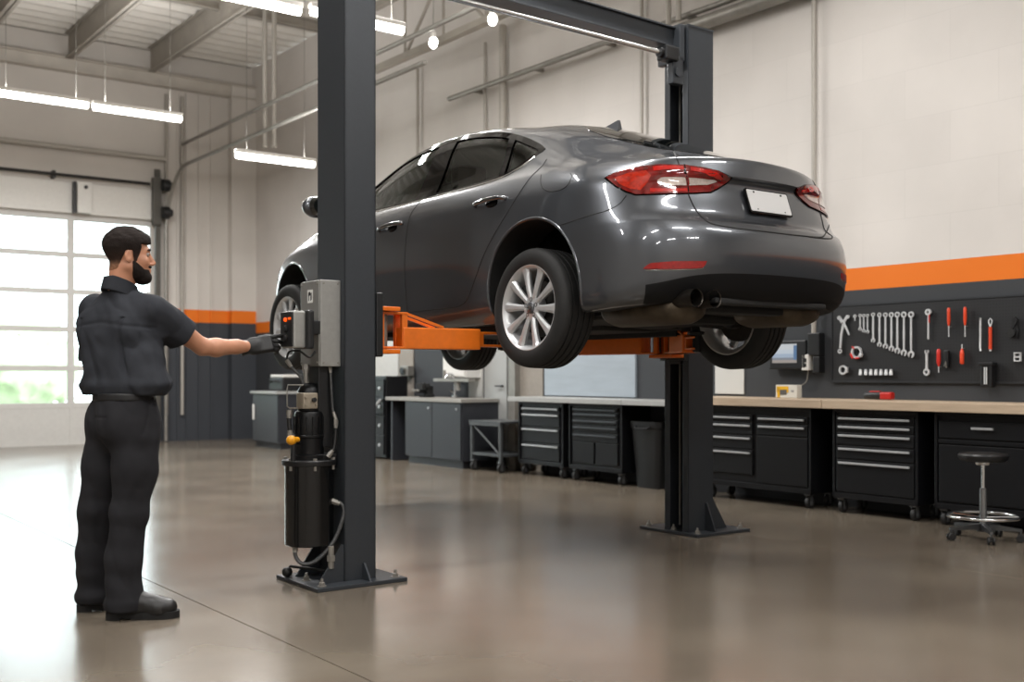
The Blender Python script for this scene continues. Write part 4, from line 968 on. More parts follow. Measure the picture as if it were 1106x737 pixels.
# ---- wheel: tyre with grooves, ten-spoke alloy, hub cap, bolts, brake disc
def make_wheel(sx):
    # outer face towards -x when sx = 1
    tw = .118
    prof = [(.236, -tw+.012), (.25, -tw+.004), (.275, -tw), (.30, -tw+.002), (.322, -tw+.014), (.331, -tw+.028)]
    for g in (-.062, -.022, .022, .062): prof += [(.335, g-.0065), (.327, g-.005), (.327, g+.005), (.335, g+.0065)]
    prof += [(.331, tw-.028), (.322, tw-.014), (.30, tw-.002), (.275, tw), (.25, tw-.004), (.236, tw-.012), (.222, tw-.03), (.222, -tw+.03)]
    ty = MB(); ty.lathe(prof, axis='X', n=72, close=True)
    rm = MB()
    rm.lathe([(.2405, -.108), (.243, -.103), (.238, -.094), (.222, -.085), (.214, -.04), (.205, .06), (.222, .095), (.24, .108), (.234, .108), (.212, .09), (.196, .05), (.206, -.04), (.214, -.085), (.226, -.100), (.236, -.108)], axis='X', n=72, close=True)
    for k in range(10):
        a = 2*PI*(k+.5)/10+.06; R = Matrix.Rotation(a, 4, 'X')
        sec = []
        for (z, hw, xo, dp) in ((.05, .0165, -.088, .035), (.10, .0175, -.094, .03), (.16, .022, -.096, .028), (.20, .027, -.096, .03), (.228, .034, -.100, .03)):
            sec.append([R @ Vector(p) for p in ((xo+.010, -hw, z), (xo, -hw*.45, z), (xo, hw*.45, z), (xo+.010, hw, z), (xo+dp, hw*.8, z), (xo+dp, -hw*.8, z))])
        vs_ = [p for s in sec for p in s]; fs_ = []
        for i in range(len(sec)-1):
            for j in range(6): fs_.append((6*i+j, 6*i+(j+1) % 6, 6*i+6+(j+1) % 6, 6*i+6+j))
        fs_ += [tuple(range(6)), tuple(range(6*len(sec)-1, 6*len(sec)-7, -1))]; rm.add(vs_, fs_)
    rm.lathe([(0, -.086), (.055, -.088), (.068, -.082), (.07, -.03), (.0, -.03)], axis='X', n=40)
    cp = MB(); cp.lathe([(0, -.099), (.026, -.098), (.032, -.094), (.034, -.086)], axis='X', n=28)
    em = MB(); Rm = Matrix.Translation((-.099, 0, 0)) @ Matrix.Rotation(-PI/2, 4, 'Y')
    em.prism([(0, .02), (-.012, 0), (0, -.02), (.012, 0)], 0, .002, Rm, holes=[[(0, .012), (-.006, 0), (0, -.012), (.006, 0)]])
    bo = MB()
    for k in range(5):
        a = 2*PI*k/5+PI/2; y, z = .047*math.cos(a), .047*math.sin(a); bo.lathe([(0, -.080), (.0105, -.0805), (.0125, -.079), (.0125, -.0885), (.009, -.0895), (.0085, -.083), (0, -.083)], (0, y, z), 'X', 10)
    dk = MB(); dk.lathe([(.03, -.02), (.155, -.02), (.155, .005), (.03, .005)], axis='X', n=48); dk.lathe([(.03, .005), (.07, .01), (.075, .085), (.03, .09)], axis='X', n=24)
    cal = MB(); cal.box((-.008, .12, .07), (.07, .07, .13), .015, rot=Matrix.Rotation(math.radians(-30), 4, 'X'))
    out = []
    w = None
    def bl(mb, nm, m, par):
        if sx < 0: mb.v = [(-x, y, z) for (x, y, z) in mb.v]
        return mb.build(nm, m, par)
    w = bl(rm, 'wheel', M_rim, car); bl(ty, 'tyre', M_tyre, w); bl(cp, 'hub_cap', mat('grey_hub_cap', '#77797c', .3, .8), w); bl(em, 'hub_emblem', M_chrome, w); bl(bo, 'wheel_bolts', mat('dark_bolt_steel', '#4b4c4e', .35, .9), w)
    bl(dk, 'brake_disc', mat('brake_disc_iron', '#3a3836', .5, .7, noise=.2), w); bl(cal, 'brake_caliper', M_under, w)
    return w
def copyw(w):
    c = w.copy(); COL.objects.link(c)
    for ch in w.children: d = ch.copy(); COL.objects.link(d); d.parent = c
    return c
ZW = .335-DROOP
wl = make_wheel(1); wl.location = (-.815, -.03, ZW); wl.rotation_euler = (0, math.radians(2.0), 0)
w2 = copyw(wl); w2.location = (-.815, WB, ZW); w2.rotation_euler = (.4, 0, 0)
wr = make_wheel(-1); wr.location = (.80, -.03, ZW); wr.rotation_euler = (.2, math.radians(-2), 0)
w4 = copyw(wr); w4.location = (.80, WB, ZW); w4.rotation_euler = (.9, 0, 0)
# ---- underbody, exhaust, suspension
M_exh = mat('heat_stained_steel', '#4f463a', .5, .7, noise=.35, scale=9)
def silencer(c, L, rx, rz):
    b = MB(); b.lathe([(0, -L/2), (.5, -L/2+.004), (.85, -L/2+.03), (1, -L/2+.07), (1, L/2-.07), (.85, L/2-.03), (.5, L/2-.004), (0, L/2)], (0, 0, 0), 'Y', 28)
    b.v = [(c[0]+x*rx, c[1]+y, c[2]+z*rz) for x, y, z in b.v]; return b
b = silencer((-.52, -.60, .225), .60, .15, .085); b.tube([(-.52, -.36, .23), (-.42, .0, .25), (-.12, .5, .21), (-.05, 1.6, .19), (-.05, 2.6, .2)], .032, 12); b.build('exhaust_silencer', M_exh, car)
b = silencer((.42, -.66, .235), .46, .17, .08); b.build('exhaust_silencer', M_exh, car)
for x in (-.60, -.465):
    b = MB(); b.lathe([(.047, -1.0), (.047, -.80), (.043, -.80), (.043, -.995)], (x, 0, .268), 'Y', 28, close=True); b.lathe([(0, -.93), (.043, -.93)], (x, 0, .268), 'Y', 28)
    b.build('exhaust_tip', mat('dark_exhaust_tip', '#3f3b37', .35, .9, noise=.2), car)
b = MB()
b.box((0, 0, .26), (1.0, .22, .12), .04); b.box((0, -.3, .22), (.9, .1, .08), .03); b.cyl((-.72, -.03, .25), (.72, -.03, .25), .035)
for sg in (-1, 1):
    b.tube([(sg*.30, .22, .25), (sg*.70, 0, .20)], .03, 8); b.tube([(sg*.30, -.26, .25), (sg*.70, -.06, .2)], .03, 8); b.tube([(sg*.6, .55, .20), (sg*.69, .02, .25)], .035, 8); b.cyl((sg*.62, -.12, .2), (sg*.60, -.14, .55), .045)
b.build('rear_axle', M_under, car)
b = MB(); b.box((0, WB-.05, .24), (.9, .5, .12), .04); b.cyl((-.72, WB, .25), (.72, WB, .25), .03); b.box((0, WB-.1, .2), (.5, .9, .06), .02); b.build('front_axle', M_under, car)
b = MB(); b.box((-.40, 1.3, .195), (.5, 1.5, .05), .02); b.box((.40, 1.3, .195), (.5, 1.5, .05), .02)
for sg in (-1, 1): b.box((sg*.74, 1.45, .165), (.05, 2.0, .05), .01)
b.build('floor_panel', M_under, car)
b = MB(); b.box((0, -.78, .235), (1.1, .12, .05), .02); b.box((0, -.93, .262), (.9, .12, .03), .01); b.build('undertray', M_under, car)
# ------------------------------------------------------------ the mechanic
PB_ = np.array([-1.86, 5.25, 0.])
def V3(*a): return np.array(a, float)
def frame(deg):
    a = math.radians(deg); return V3(math.cos(a), math.sin(a), 0), V3(-math.sin(a), math.cos(a), 0)   # forward, left
TF, TLf = frame(66); PF, PLf = frame(35); HF, HLf = frame(25)
ShR = V3(.130, .02, 1.450); ElR = V3(.305, .232, 1.286); WrR = V3(.492, .460, 1.292)
ShL = V3(-.205, .165, 1.465); ElL = V3(-.235, .225, 1.175); WrL = V3(-.09, .43, 1.13)
NK = V3(-.038, .055, 1.548); HD = V3(.002, .052, 1.718)
RL = [(V3(.070, -.062, .91), .122), (V3(.078, -.085, .70), .106), (V3(.058, -.10, .50), .087), (V3(.032, -.115, .28), .083), (V3(.040, -.122, .035), .086)]
LL = [(V3(-.082, .045, .91), .120), (V3(-.115, .045, .70), .104), (V3(-.150, .048, .5), .087), (V3(-.172, .06, .28), .083), (V3(-.172, .068, .035), .086)]
def hl(P):
    Q = P-HD; return np.stack([Q @ HF, Q @ HLf, Q[:, 2]], -1)
def head_base(Q):
    d = sell(Q, (-.012, 0, .040), (.098, .077, .088))
    d = smin(d, sell(Q, (.030, 0, -.035), (.064, .060, .085)), .03)
    for s in (1, -1):
        d = smin(d, scap(Q, (-.005, s*.055, -.052), (.060, s*.022, -.098), .017, .017), .03)
        d = smin(d, sell(Q, (.060, s*.040, -.022), (.026, .020, .022)), .02)
    d = smin(d, sell(Q, (.070, 0, -.100), (.026, .026, .020)), .025)
    return d
def head(P):
    Q = hl(P); d = head_base(Q)
    d = smin(d, scap(Q, (.080, -.030, .030), (.080, .030, .030), .013, .013), .018)
    for s in (1, -1): d = smax(d, -sell(Q, (.102, s*.031, .012), (.020, .018, .013)), .012)
    d = smin(d, scap(Q, (.088, 0, .018), (.113, 0, -.026), .0085, .0125), .010)
    for s in (1, -1): d = smin(d, sell(Q, (.103, s*.012, -.034), (.012, .009, .008)), .006)
    d = smin(d, sell(Q, (.092, 0, -.060), (.012, .024, .0075)), .008); d = smin(d, sell(Q, (.090, 0, -.073), (.012, .021, .008)), .008)
    for s in (1, -1):
        e = sell(Q, (-.010, s*.078, -.004), (.020, .010, .033)); e = smax(e, -sell(Q, (-.006, s*.090, .0), (.011, .008, .021)), .005); d = smin(d, e, .006)
    return smin(d, scap(P, HD+HF*-.035+V3(0, 0, -.055), NK+V3(0, 0, -.03), .056, .064), .025)
AX = [(1.035, .0, .0, .150), (1.12, -.004, .010, .146), (1.22, -.018, .032, .145), (1.33, -.034, .060, .143), (1.43, -.040, .066, .118), (1.515, -.040, .060, .07)]
AXB = [(1.03, 0, 0, .105), (1.12, -.004, .010, .118), (1.22, -.018, .032, .122), (1.33, -.034, .060, .121), (1.43, -.040, .068, .096), (1.49, -.043, .066, .05)]
def torso(P, grow=0., AX=AX):
    d = None; lat = .66
    def tr(p): return np.stack([(p @ TLf)*lat, p @ TF, p[:, 2]], -1)
    Q = tr(P)
    for a, b_ in zip(AX, AX[1:]):
        pa = tr(V3(a[1], a[2], a[0])[None])[0]; pb = tr(V3(b_[1], b_[2], b_[0])[None])[0]
        e = scap(Q, pa, pb, a[3]+grow, b_[3]+grow); d = e if d is None else smin(d, e, .03)
    for s in (ShR, ShL): d = smin(d, scap(P, NK+V3(0, 0, -.02), s+V3(0, 0, -.012), .05+grow, .066+grow), .05)
    for s in (1, -1): d = smin(d, sell(P, V3(-.045, .05, 1.36)+TLf*s*.095-TF*.060, (.085+grow, .075+grow, .11)), .06)
    return d
def armR(P, g=0.):
    d = schain(P, [(ShR, .062+g), (ShR*.45+ElR*.55, .052+g), (ElR, .042+g)], .02)
    d = smin(d, schain(P, [(ElR, .042+g), (ElR*.72+WrR*.28+V3(0, 0, -.004), .046+g), (ElR*.3+WrR*.7, .036+g), (WrR, .029+g)], .02), .02)
    return d
def armL(P, g=0.): return smin(schain(P, [(ShL, .062+g), (ElL, .042+g)]), schain(P, [(ElL, .042+g), (ElL*.7+WrL*.3, .045+g), (WrL, .029+g)]), .02)
def leg(P, C, g): return schain(P, [(p, r+g) for p, r in C], .03)
def pelvis(P, g=0.):
    Q = P-V3(-.004, -.004, .97); Q = np.stack([Q @ PLf, Q @ PF, Q[:, 2]], -1); d = sell(Q, (0, 0, 0), (.188+g, .138+g, .15+g))
    for s in (1, -1): d = smin(d, sell(Q, (s*.085, -.055, -.07), (.098+g, .088+g, .105+g)), .05)
    return d
def waist(P, g=0.):
    Q = P-V3(-.004, -.002, 0); Q = np.stack([Q @ PLf*.76, Q @ PF, Q[:, 2]], -1); return scap(Q, (0, 0, .90), (0, 0, 1.12), .138+g, .130+g)
def body_fn(P):
    d = head(P); d = smin(d, torso(P, -.034, AXB), .04); d = smin(d, armR(P), .03); d = smin(d, armL(P), .03); d = smin(d, pelvis(P, -.02), .05)
    d = smin(d, leg(P, RL, -.022), .03); d = smin(d, leg(P, LL, -.022), .03); return smax(d, .05-P[:, 2], .004)
M_skin = mat('warm_skin', '#b98468', .5, noise=.07, scale=14, bump=.04, bscale=160)
M_skin.node_tree.nodes['Principled BSDF'].inputs['Subsurface Weight'].default_value = .12
M_skin.node_tree.nodes['Principled BSDF'].inputs['Subsurface Radius'].default_value = (.02, .008, .004)
M_shirt = mat('charcoal_work_shirt', '#2b2d32', .85, noise=.10, scale=16, bump=.10, bscale=260, spec=.2)
M_trous = mat('dark_charcoal_trousers', '#242427', .88, noise=.12, scale=14, bump=.10, bscale=260, spec=.2)
M_hair = mat('dark_brown_hair', '#1b1411', .8, spec=.2, noise=.35, scale=60, stretch=(1, 1, .35), bump=.4, bscale=90)
M_fade = mat('short_cropped_hair', '#3a2b23', .7, noise=.25, scale=120, bump=.25, bscale=160)
M_glove = mat('black_work_glove', '#101112', .55, noise=.15, scale=60, bump=.12, bscale=180)
M_boot = mat('black_boot_leather', '#141313', .42, noise=.15, scale=30, bump=.08, bscale=90)
M_sole = mat('black_boot_sole', '#0b0b0b', .75)
man = sdfobj('person', body_fn, (-.34, -.27, .03), (.56, .56, 1.90), .005, M_skin)
man.location = PB_.tolist()
tag(man, 'bearded person in charcoal work shirt and trousers reaching out to press the lift control', 'person')
def folds(P, k=1., seed=3):
    D = np.stack([P[:, 0]+.35*P[:, 2], P[:, 1]-.25*P[:, 2], P[:, 2]*.55+.2*P[:, 0]], -1)
    n = vnoise(D, 12, seed); m = vnoise(D*np.array([1, 1, 1.5]), 24, seed+1); return k*(.0065*(1-2*np.abs(n))+.0030*m)
def sleeve(P, S_, E_, t, r0, r1):
    e = S_+(E_-S_)*t; d = (E_-S_)/np.linalg.norm(E_-S_); q = scap(P, S_, S_+(E_-S_)*(t+.2), r0, r1+.003)
    q = smax(q, (P-e) @ d, .006); return smax(q, -smax(scap(P, S_, E_, .03, r1-.012), -((P-e) @ d+.05), .003), .004)
def shirt_fn(P):
    d = torso(P, .0); u = (P-V3(-.04, .06, 0)) @ TLf; v = (P-V3(-.04, .06, 0)) @ TF; z = P[:, 2]
    d = d-.012*np.exp(-((z-1.095)/.03)**2)                       # blouse over the belt
    f = folds(P, 1.35)+.004*np.sin(z*42+u*20+3*vnoise(P, 5, 9))*np.exp(-((z-1.13)/.09)**2)
    back = v < 0
    f = f+np.where(back, .005*np.exp(-((z-1.395+.12*np.abs(u))/.008)**2), 0)     # yoke seam
    f = f+np.where(back & (z < 1.42), .011*np.exp(-((np.abs(u)-.125-.9*(1.36-z)**2)/.009)**2)*np.clip((z-1.14)/.1, 0, 1), 0)   # action-back pleats
    d = d+f
    d = smin(d, sleeve(P, ShR, ElR+V3(0,0,-.02), .60, .084, .088)+folds(P, .9, 7), .035); d = smin(d, sleeve(P, ShL, ElL, .86, .080, .072)+folds(P, .9, 8), .035)
    d = smax(d, 1.050+.004*np.sin(u*30)-z, .012)
    d = smax(d, -scap(P, NK+V3(0, 0, .035), NK+V3(.0, .0, .14), .056, .060), .006)
    return d
sh_ = sdfobj('work_shirt', shirt_fn, (-.34, -.20, 1.02), (.36, .36, 1.57), .005, M_shirt, man)
def collar_fn(P):
    Q = P-(NK+V3(-.002, .0, .022)); x = Q @ HF*.5+Q @ TF*.5; y = Q @ (HLf*.5+TLf*.5); z = Q[:, 2]+x*.40
    r = np.sqrt(x*x+(y*1.02)**2); R = .070-.22*(z-.012); d = np.abs(r-R)-.006
    d = smax(d, np.abs(z+.008)-.040, .006)
    return smax(d, (np.abs(y)-.0)*-1+.012-np.where(x > 0, 0, 1), .003)
sdfobj('collar', collar_fn, (-.17, -.08, 1.44), (.09, .20, 1.62), .004, M_shirt, sh_)
def trous_fn(P):
    d = smin(pelvis(P), waist(P), .03); z = P[:, 2]
    fr = folds(P*np.array([1, 1, .6]), .8, 21)+.0045*np.sin(z*38+4*vnoise(P, 4, 5))*(np.exp(-((z-.13)/.09)**2)+.8*np.exp(-((z-.50)/.08)**2)+.5*np.exp(-((z-.83)/.06)**2))
    def lg(C):
        e = leg(P, C, 0.); return e-.010*np.exp(-((z-.075)/.03)**2)
    d = smin(d, smin(lg(RL), lg(LL), .012), .035)+fr
    # hip pocket welt on the right back and slash pocket at the side
    Q = P-V3(-.004, -.004, .97); u = Q @ PLf; v = Q @ PF
    d = d+np.where((v < 0) & (u < -.03) & (u > -.14), .004*np.exp(-((z-.945)/.004)**2), 0)
    d = d+np.where((u < -.1), .004*np.exp(-((v-.05-.35*(z-.93))/.005)**2)*((z > .86) & (z < 1.02)), 0)
    d = smax(d, z-1.062, .006); return smax(d, .040-z, .008)
tr_ = sdfobj('trousers', trous_fn, (-.31, -.26, .02), (.23, .24, 1.10), .005, M_trous, man)
def belt_fn(P): return smax(waist(P, .007), np.abs(P[:, 2]-1.040)-.019, .004)
sdfobj('belt', belt_fn, (-.25, -.22, 1.01), (.25, .22, 1.09), .005, M_black, man, 1)
# hair, beard, brows, eyes
def hair_fn(P):
    Q = hl(P); x, y, z = Q[:, 0], Q[:, 1], Q[:, 2]
    base = smin(head_base(Q), sell(Q, (-.012, 0, .048), (.099, .076, .086)), .02)
    nk = smin(base, scap(P, HD+HF*-.035+V3(0, 0, -.055), NK+V3(0, 0, -.03), .056, .064), .025)
    k = np.clip((z+.01)/.10, 0, 1); d = nk-.0013-.0125*k*k*(3-2*k)-.006*np.clip((x-.05)/.05, 0, 1)*np.clip((z-.06)/.04, 0, 1)
    d = d+(.0012+.0022*k)*vnoise(Q*np.array([.55, 1.2, 1]), 75, 4)
    hl_ = x-np.where(z > .060, .108, .052-.25*np.abs(z-.045)); d = smax(d, hl_, .010)        # front hairline and temple
    ear = np.sqrt((x+.004)**2+((z-.0)*.75)**2)
    low = np.interp(x, [-.075, -.055, -.024, .008, .014], [-.074, -.062, .022, .028, -.030])
    return smax(d, low-z, .006)
M_hair2 = mat('faded_dark_hair', '#1d1613', .8, spec=.2, bump=.35, bscale=150)
def fadecol():
    nt = M_hair2.node_tree; b_ = nt.nodes['Principled BSDF']; N = nt.nodes.new; L = nt.links.new
    tc = N('ShaderNodeTexCoord'); sp = N('ShaderNodeSeparateXYZ'); L(tc.outputs['Object'], sp.inputs[0]); n = N('ShaderNodeTexNoise'); n.inputs['Scale'].default_value = 110; L(tc.outputs['Object'], n.inputs['Vector'])
    ad = N('ShaderNodeMath'); ad.operation = 'MULTIPLY_ADD'; ad.inputs[1].default_value = .03; L(n.outputs['Fac'], ad.inputs[0]); L(sp.outputs[2], ad.inputs[2])
    mr = N('ShaderNodeMapRange'); mr.inputs[1].default_value = HD[2]-.055; mr.inputs[2].default_value = HD[2]+.085; L(ad.outputs[0], mr.inputs[0])
    r = N('ShaderNodeValToRGB'); e = r.color_ramp.elements; e[0].color = (*lin('#94694f'), 1); e[1].color = (*lin('#1f1815'), 1); e[1].position = .75; q = e.new(.35); q.color = (*lin('#352720'), 1); L(mr.outputs[0], r.inputs[0]); L(r.outputs[0], b_.inputs['Base Color'])
fadecol()
hr = sdfobj('hair', hair_fn, (-.16, -.09, 1.60), (.14, .20, 1.90), .004, M_hair2, man)
def beard_fn(P):
    Q = hl(P); x, y, z = Q[:, 0], Q[:, 1], Q[:, 2]
    d = head_base(Q)-.0035-.004*np.exp(-((z+.10)/.035)**2)*np.clip((x-.01)/.04, 0, 1)+.0015*vnoise(Q, 90, 6)
    d = smin(d, sell(Q, (.066, 0, -.104), (.030, .036, .024)), .02)
    edge = z-np.where(x < .03, .0, 0)-(-.022-.85*np.clip(x-.020, 0, .045)); d = smax(d, edge, .006)
    d = smax(d, .008-x, .006); d = smax(d, -sell(Q, (.104, 0, -.066), (.022, .022, .0125)), .004)
    m = smax(sell(Q, (.090, 0, -.047), (.016, .032, .0075)), -Q[:, 0]+.03, .003)
    return smin(d, m, .006)
sdfobj('beard', beard_fn, (-.06, -.07, 1.55), (.15, .19, 1.72), .004, M_hair, man)
def at_head(x, y, z): return (HD+HF*x+HLf*y+V3(0, 0, z)).tolist()
M_eye = mat('eye_white', '#8f8781', .2); M_iris = mat('dark_iris', '#20140d', .15)
for s in (1, -1):
    b = MB(); b.sphere(at_head(.079, s*.031, .011), .0120, 16); ey = b.build('eye', M_eye, man); b = MB(); b.sphere(at_head(.0865, s*.0315, .011), .0058, 12); b.build('iris', M_iris, ey)
    b = MB(); b.tube([at_head(.094, s*.014, .030), at_head(.093, s*.030, .036), at_head(.080, s*.048, .031)], [.003, .005, .003], 8); b.build('eyebrow', M_hair, man)
# hands in gloves
def hand(name, wr, F, N, curl, thumb, spread, par, cuff, sc=1.12):
    F = np.array(F, float); F /= np.linalg.norm(F); N = np.array(N, float); N -= F*(N @ F); N /= np.linalg.norm(N); T = np.cross(N, F)*cuff
    def pt(x, y, z): return wr+F*x+N*y+T*z
    fing = []
    for (z, L, c, k) in zip((.031, .0105, -.010, -.029), (.078, .086, .080, .064), curl, spread):
        p = pt(.092, .0, z); a = 0.; ch = [(pt(.06, .0, z*.85), .0115), (p, .0112)]
        for sg, (ln, bend) in enumerate(zip((.46, .30, .24), c)):
            a += math.radians(bend); d = F*math.cos(a)+N*math.sin(a)+T*k; p = p+d/np.linalg.norm(d)*ln*L; ch.append((p, .0106-.0012*sg))
        fing.append(ch)
    th = [(pt(.022, .012, .020), .015), (pt(*thumb[0]), .0130), (pt(*thumb[1]), .0118), (pt(*thumb[2]), .0098)]
    def fn(P):
        P = wr+(P-wr)/sc; Q = P-wr; x, y, z = Q @ F, Q @ N, Q @ T
        q = np.stack([x-.052, y, z], -1); a = np.abs(q)-np.array([.042, .006, .030]); d = np.linalg.norm(np.maximum(a, 0), axis=-1)+np.minimum(a.max(-1), 0)-.011
        d = smin(d, scap(P, pt(-.045, 0, 0), pt(.02, 0, 0), .036, .031), .02)
        d = smax(d, -.045-x, .004)-.003*np.exp(-((x+.038)/.005)**2)
        f = None
        for ch in fing: e = schain(P, ch, .004); f = e if f is None else np.minimum(f, e)
        d = smin(d, f, .006); return smin(d, schain(P, th, .006), .010)*sc
    c = wr+F*.07; return sdfobj(name, fn, c-.165, c+.165, .003, M_glove, par, 1)
hand('glove', WrR, (.92, .36, .17), (-.28, .85, -.42), [(4, 12, 14), (16, 30, 22), (26, 40, 28), (34, 46, 30)], [(.055, .024, .046), (.088, .026, .050), (.112, .024, .046)], (.06, .02, -.02, -.05), man, -1)
hand('glove', WrL, (.6, .75, -.1), (.5, -.5, -.7), [(20, 30, 20), (24, 34, 22), (28, 36, 24), (30, 38, 26)], [(.045, .022, .046), (.075, .034, .056), (.098, .042, .056)], (.05, .02, -.02, -.05), man, 1)
# boots
def boot(ank, deg):
    f, l = frame(deg); A = np.array([ank[0], ank[1], 0.])
    def fn(P):
        Q = P-A; q = np.stack([Q @ f, Q @ l, Q[:, 2]], -1)
        d = schain(q, [((-.035, 0, .062), .042), ((.05, 0, .062), .046), ((.135, .004, .052), .046), ((.20, .004, .048), .040)], .03)
        d = smin(d, scap(q, (-.012, 0, .19), (-.005, 0, .08), .050, .052), .04); d = smin(d, scap(q, (.02, 0, .12), (.13, .002, .06), .038, .036), .03)
        d = d+.0012*vnoise(P, 40, 2); d = smax(d, .022-q[:, 2], .004); d = smin(d, scap(q, (.16, -.02, .045), (.16, .022, .045), .040, .040), .03); return smax(d, .022-q[:, 2], .004)
    lo = A+V3(-.2, -.2, .0); hi = A+V3(.27, .27, .26); o = sdfobj('boot', fn, lo, hi, .004, M_boot, man)
    pts = [(-.082, 0), (-.076, .03), (-.05, .043), (0, .040), (.05, .040), (.11, .052), (.18, .053), (.232, .036), (.252, .004), (.232, -.036), (.18, -.050), (.11, -.050), (.05, -.041), (0, -.042), (-.05, -.043), (-.076, -.03)]
    M = Matrix.Translation(Vector(A)) @ Matrix.Rotation(math.radians(deg), 4, 'Z')
    c2 = [tuple(v.to_2d()) for v in bez([Vector((*p, 0)) for p in pts], 4, True)]
    b = MB(); b.prism(c2, .012, .034, M)
    b.prism([p for p in c2 if p[0] > .03], .0, .013, M); b.prism([p for p in c2 if p[0] < .0], .0, .013, M); b.prism([(-.01, -.036), (.05, -.036), (.05, .036), (-.01, .036)], .005, .02, M); b.build('boot_sole', M_sole, o)
    b = MB()
    for k in range(5):
        x = .055+k*.022; z = .135-k*.0165; b.tube([M @ Vector((x, -.028, z-.012)), M @ Vector((x-.004, 0, z+.004)), M @ Vector((x, .028, z-.012))], .0035, 6)
    b.build('boot_laces', M_black, o)
boot((.040, -.122), 8); boot((-.172, .068), 24)
# ------------------------------------------------------------ benches, tool chests and tools along the right wall
M_cab = mat('black_powder_steel', '#141518', .38, .3, noise=.06, scale=50)
M_cabd = mat('black_drawer_front', '#121316', .42, .3, noise=.06, scale=50)
M_gcab = mat('grey_cabinet_steel', '#33353a', .45, .2, noise=.05)
M_pull = mat('brushed_steel_pull', '#b9bbbd', .35, .4, noise=.05)
M_wood = mat('pale_beech_top', '#b8a48d', .45, noise=.10, scale=3, stretch=(14, 1.2, 14))
M_ltop = mat('light_grey_laminate', '#9fa09e', .4, noise=.04)
M_cast = mat('caster_rubber', '#1a1a1a', .6, noise=.1)
def caster(b, x, y, r=.05):
    b.lathe([(.012, -.018), (r-.006, -.018), (r, -.012), (r, .012), (r-.006, .018), (.012, .018)], (x, y, r), 'Y', 20, close=True)
def casterfork(b, x, y, r, top):
    for s in (-1, 1): b.box((x-.005, y+s*.024, r+.015), (.035, .004, r+.03), .002)
    b.cyl((x, y-.03, r), (x, y+.03, r), .009, n=10); b.box((x-.008, y, 2*r+.012), (.06, .06, .012), .003); b.cyl((x-.01, y, 2*r+.01), (x-.01, y, top), .014, n=10)
def casters(t, d, w, r=.05, top=.12, inset=.06):
    for x in (-d/2+inset, d/2-inset):
        for y in (-w/2+inset, w/2-inset):
            b = MB(); caster(b, x, y, r); c = b.build('caster', M_cast, t)
            b = MB(); casterfork(b, x, y, r, top); b.build('caster_fork', mat('zinc_fork', '#7b7d7f', .35, .8), c)
# chest local axes: x depth (front at -d/2), y along the wall, z up
def pull(par, x, y, z, w, m=None, style='bar'):
    b = MB()
    if style == 'bar':
        b.box((x-.014, y, z), (.014, w, .018), .004); b.box((x-.006, y-w/2+.02, z), (.014, .014, .012)); b.box((x-.006, y+w/2-.02, z), (.014, .014, .012))
    b.build('drawer_pull', m or M_pull, par)
def chest(label, f0, f1, z0, z1, cols, group=None, r0=7.58, d=.38, name='tool_chest', body=M_cab, cast=True, pulls=M_pull):
    w = f1-f0; t = thing(name, label, 'cabinet', B(r0+d/2, (f0+f1)/2), YAW, group)
    b = MB(); b.b2((-d/2+.02, -w/2, z0), (d/2, w/2, z1), .006); b.b2((-d/2, -w/2, z0), (-d/2+.022, -w/2+.022, z1), .003); b.b2((-d/2, w/2-.022, z0), (-d/2+.022, w/2, z1), .003); b.b2((-d/2, -w/2, z1-.025), (-d/2+.022, w/2, z1), .003); b.b2((-d/2, -w/2, z0), (-d/2+.022, w/2, z0+.045), .003)
    b.build('body', body, t)
    for (y0, y1, rows) in cols:
        for (kind, a, c, pw) in rows:
            b = MB(); b.b2((-d/2+.001, y0+.006, a+.005), (-d/2+.025, y1-.006, c-.005), .005)
            o = b.build('drawer' if kind == 'd' else 'cabinet_door', M_cabd if body is M_cab else body, t)
            if pw: pull(o, -d/2, (y0+y1)/2, c-.032, pw, pulls)
    if cast: casters(t, d, w, .052, z0+.01)
    return t
# local y = forward = away from camera along the wall (left in the photo)
w = .79
chest('black five-drawer tool chest on casters, middle of the wooden bench', 4.875, 5.665, .125, .861,
      [(-w/2+.03, w/2-.03, [('d', .745, .815, .66), ('d', .675, .745, .66), ('d', .565, .675, .66), ('d', .45, .565, .66), ('d', .175, .45, .66)])])
chest('wide black chest with drawers beside a tall door, right of the far lift column', 5.885, 7.12, .125, .861,
      [(-.585, -.02, [('d', .715, .785, .50), ('d', .605, .715, .50), ('p', .18, .605, 0)]),
       (.02, .585, [('d', .715, .785, .52), ('d', .60, .715, .52), ('d', .47, .60, .52), ('d', .24, .47, .52)])])
t = chest('wide black cabinet with one short silver handle behind the round stool', 3.35, 4.735, .125, .861,
      [(-.66, .66, [('d', .66, .80, .0), ('p', .18, .62, 0)])], d=.40)
b = MB(); b.box((-.212, .30, .745), (.018, .17, .018), .004); b.box((-.205, .23, .745), (.014, .014, .012)); b.box((-.205, .37, .745), (.014, .014, .012)); b.build('drawer_pull', M_pull, t)
b = MB(); b.b2((-.205, -.66, .625), (-.19, .66, .655), .003); b.build('mid_rail', M_cab, t)
chest('dark four-drawer rolling chest with silver top lip, leftmost under the grey bench', 9.18, 9.985, .13, .834,
      [(-.34, .34, [('d', .72, .79, .64), ('d', .555, .72, .64), ('d', .375, .555, .64), ('d', .18, .375, .64)])], body=M_cab, d=.40)
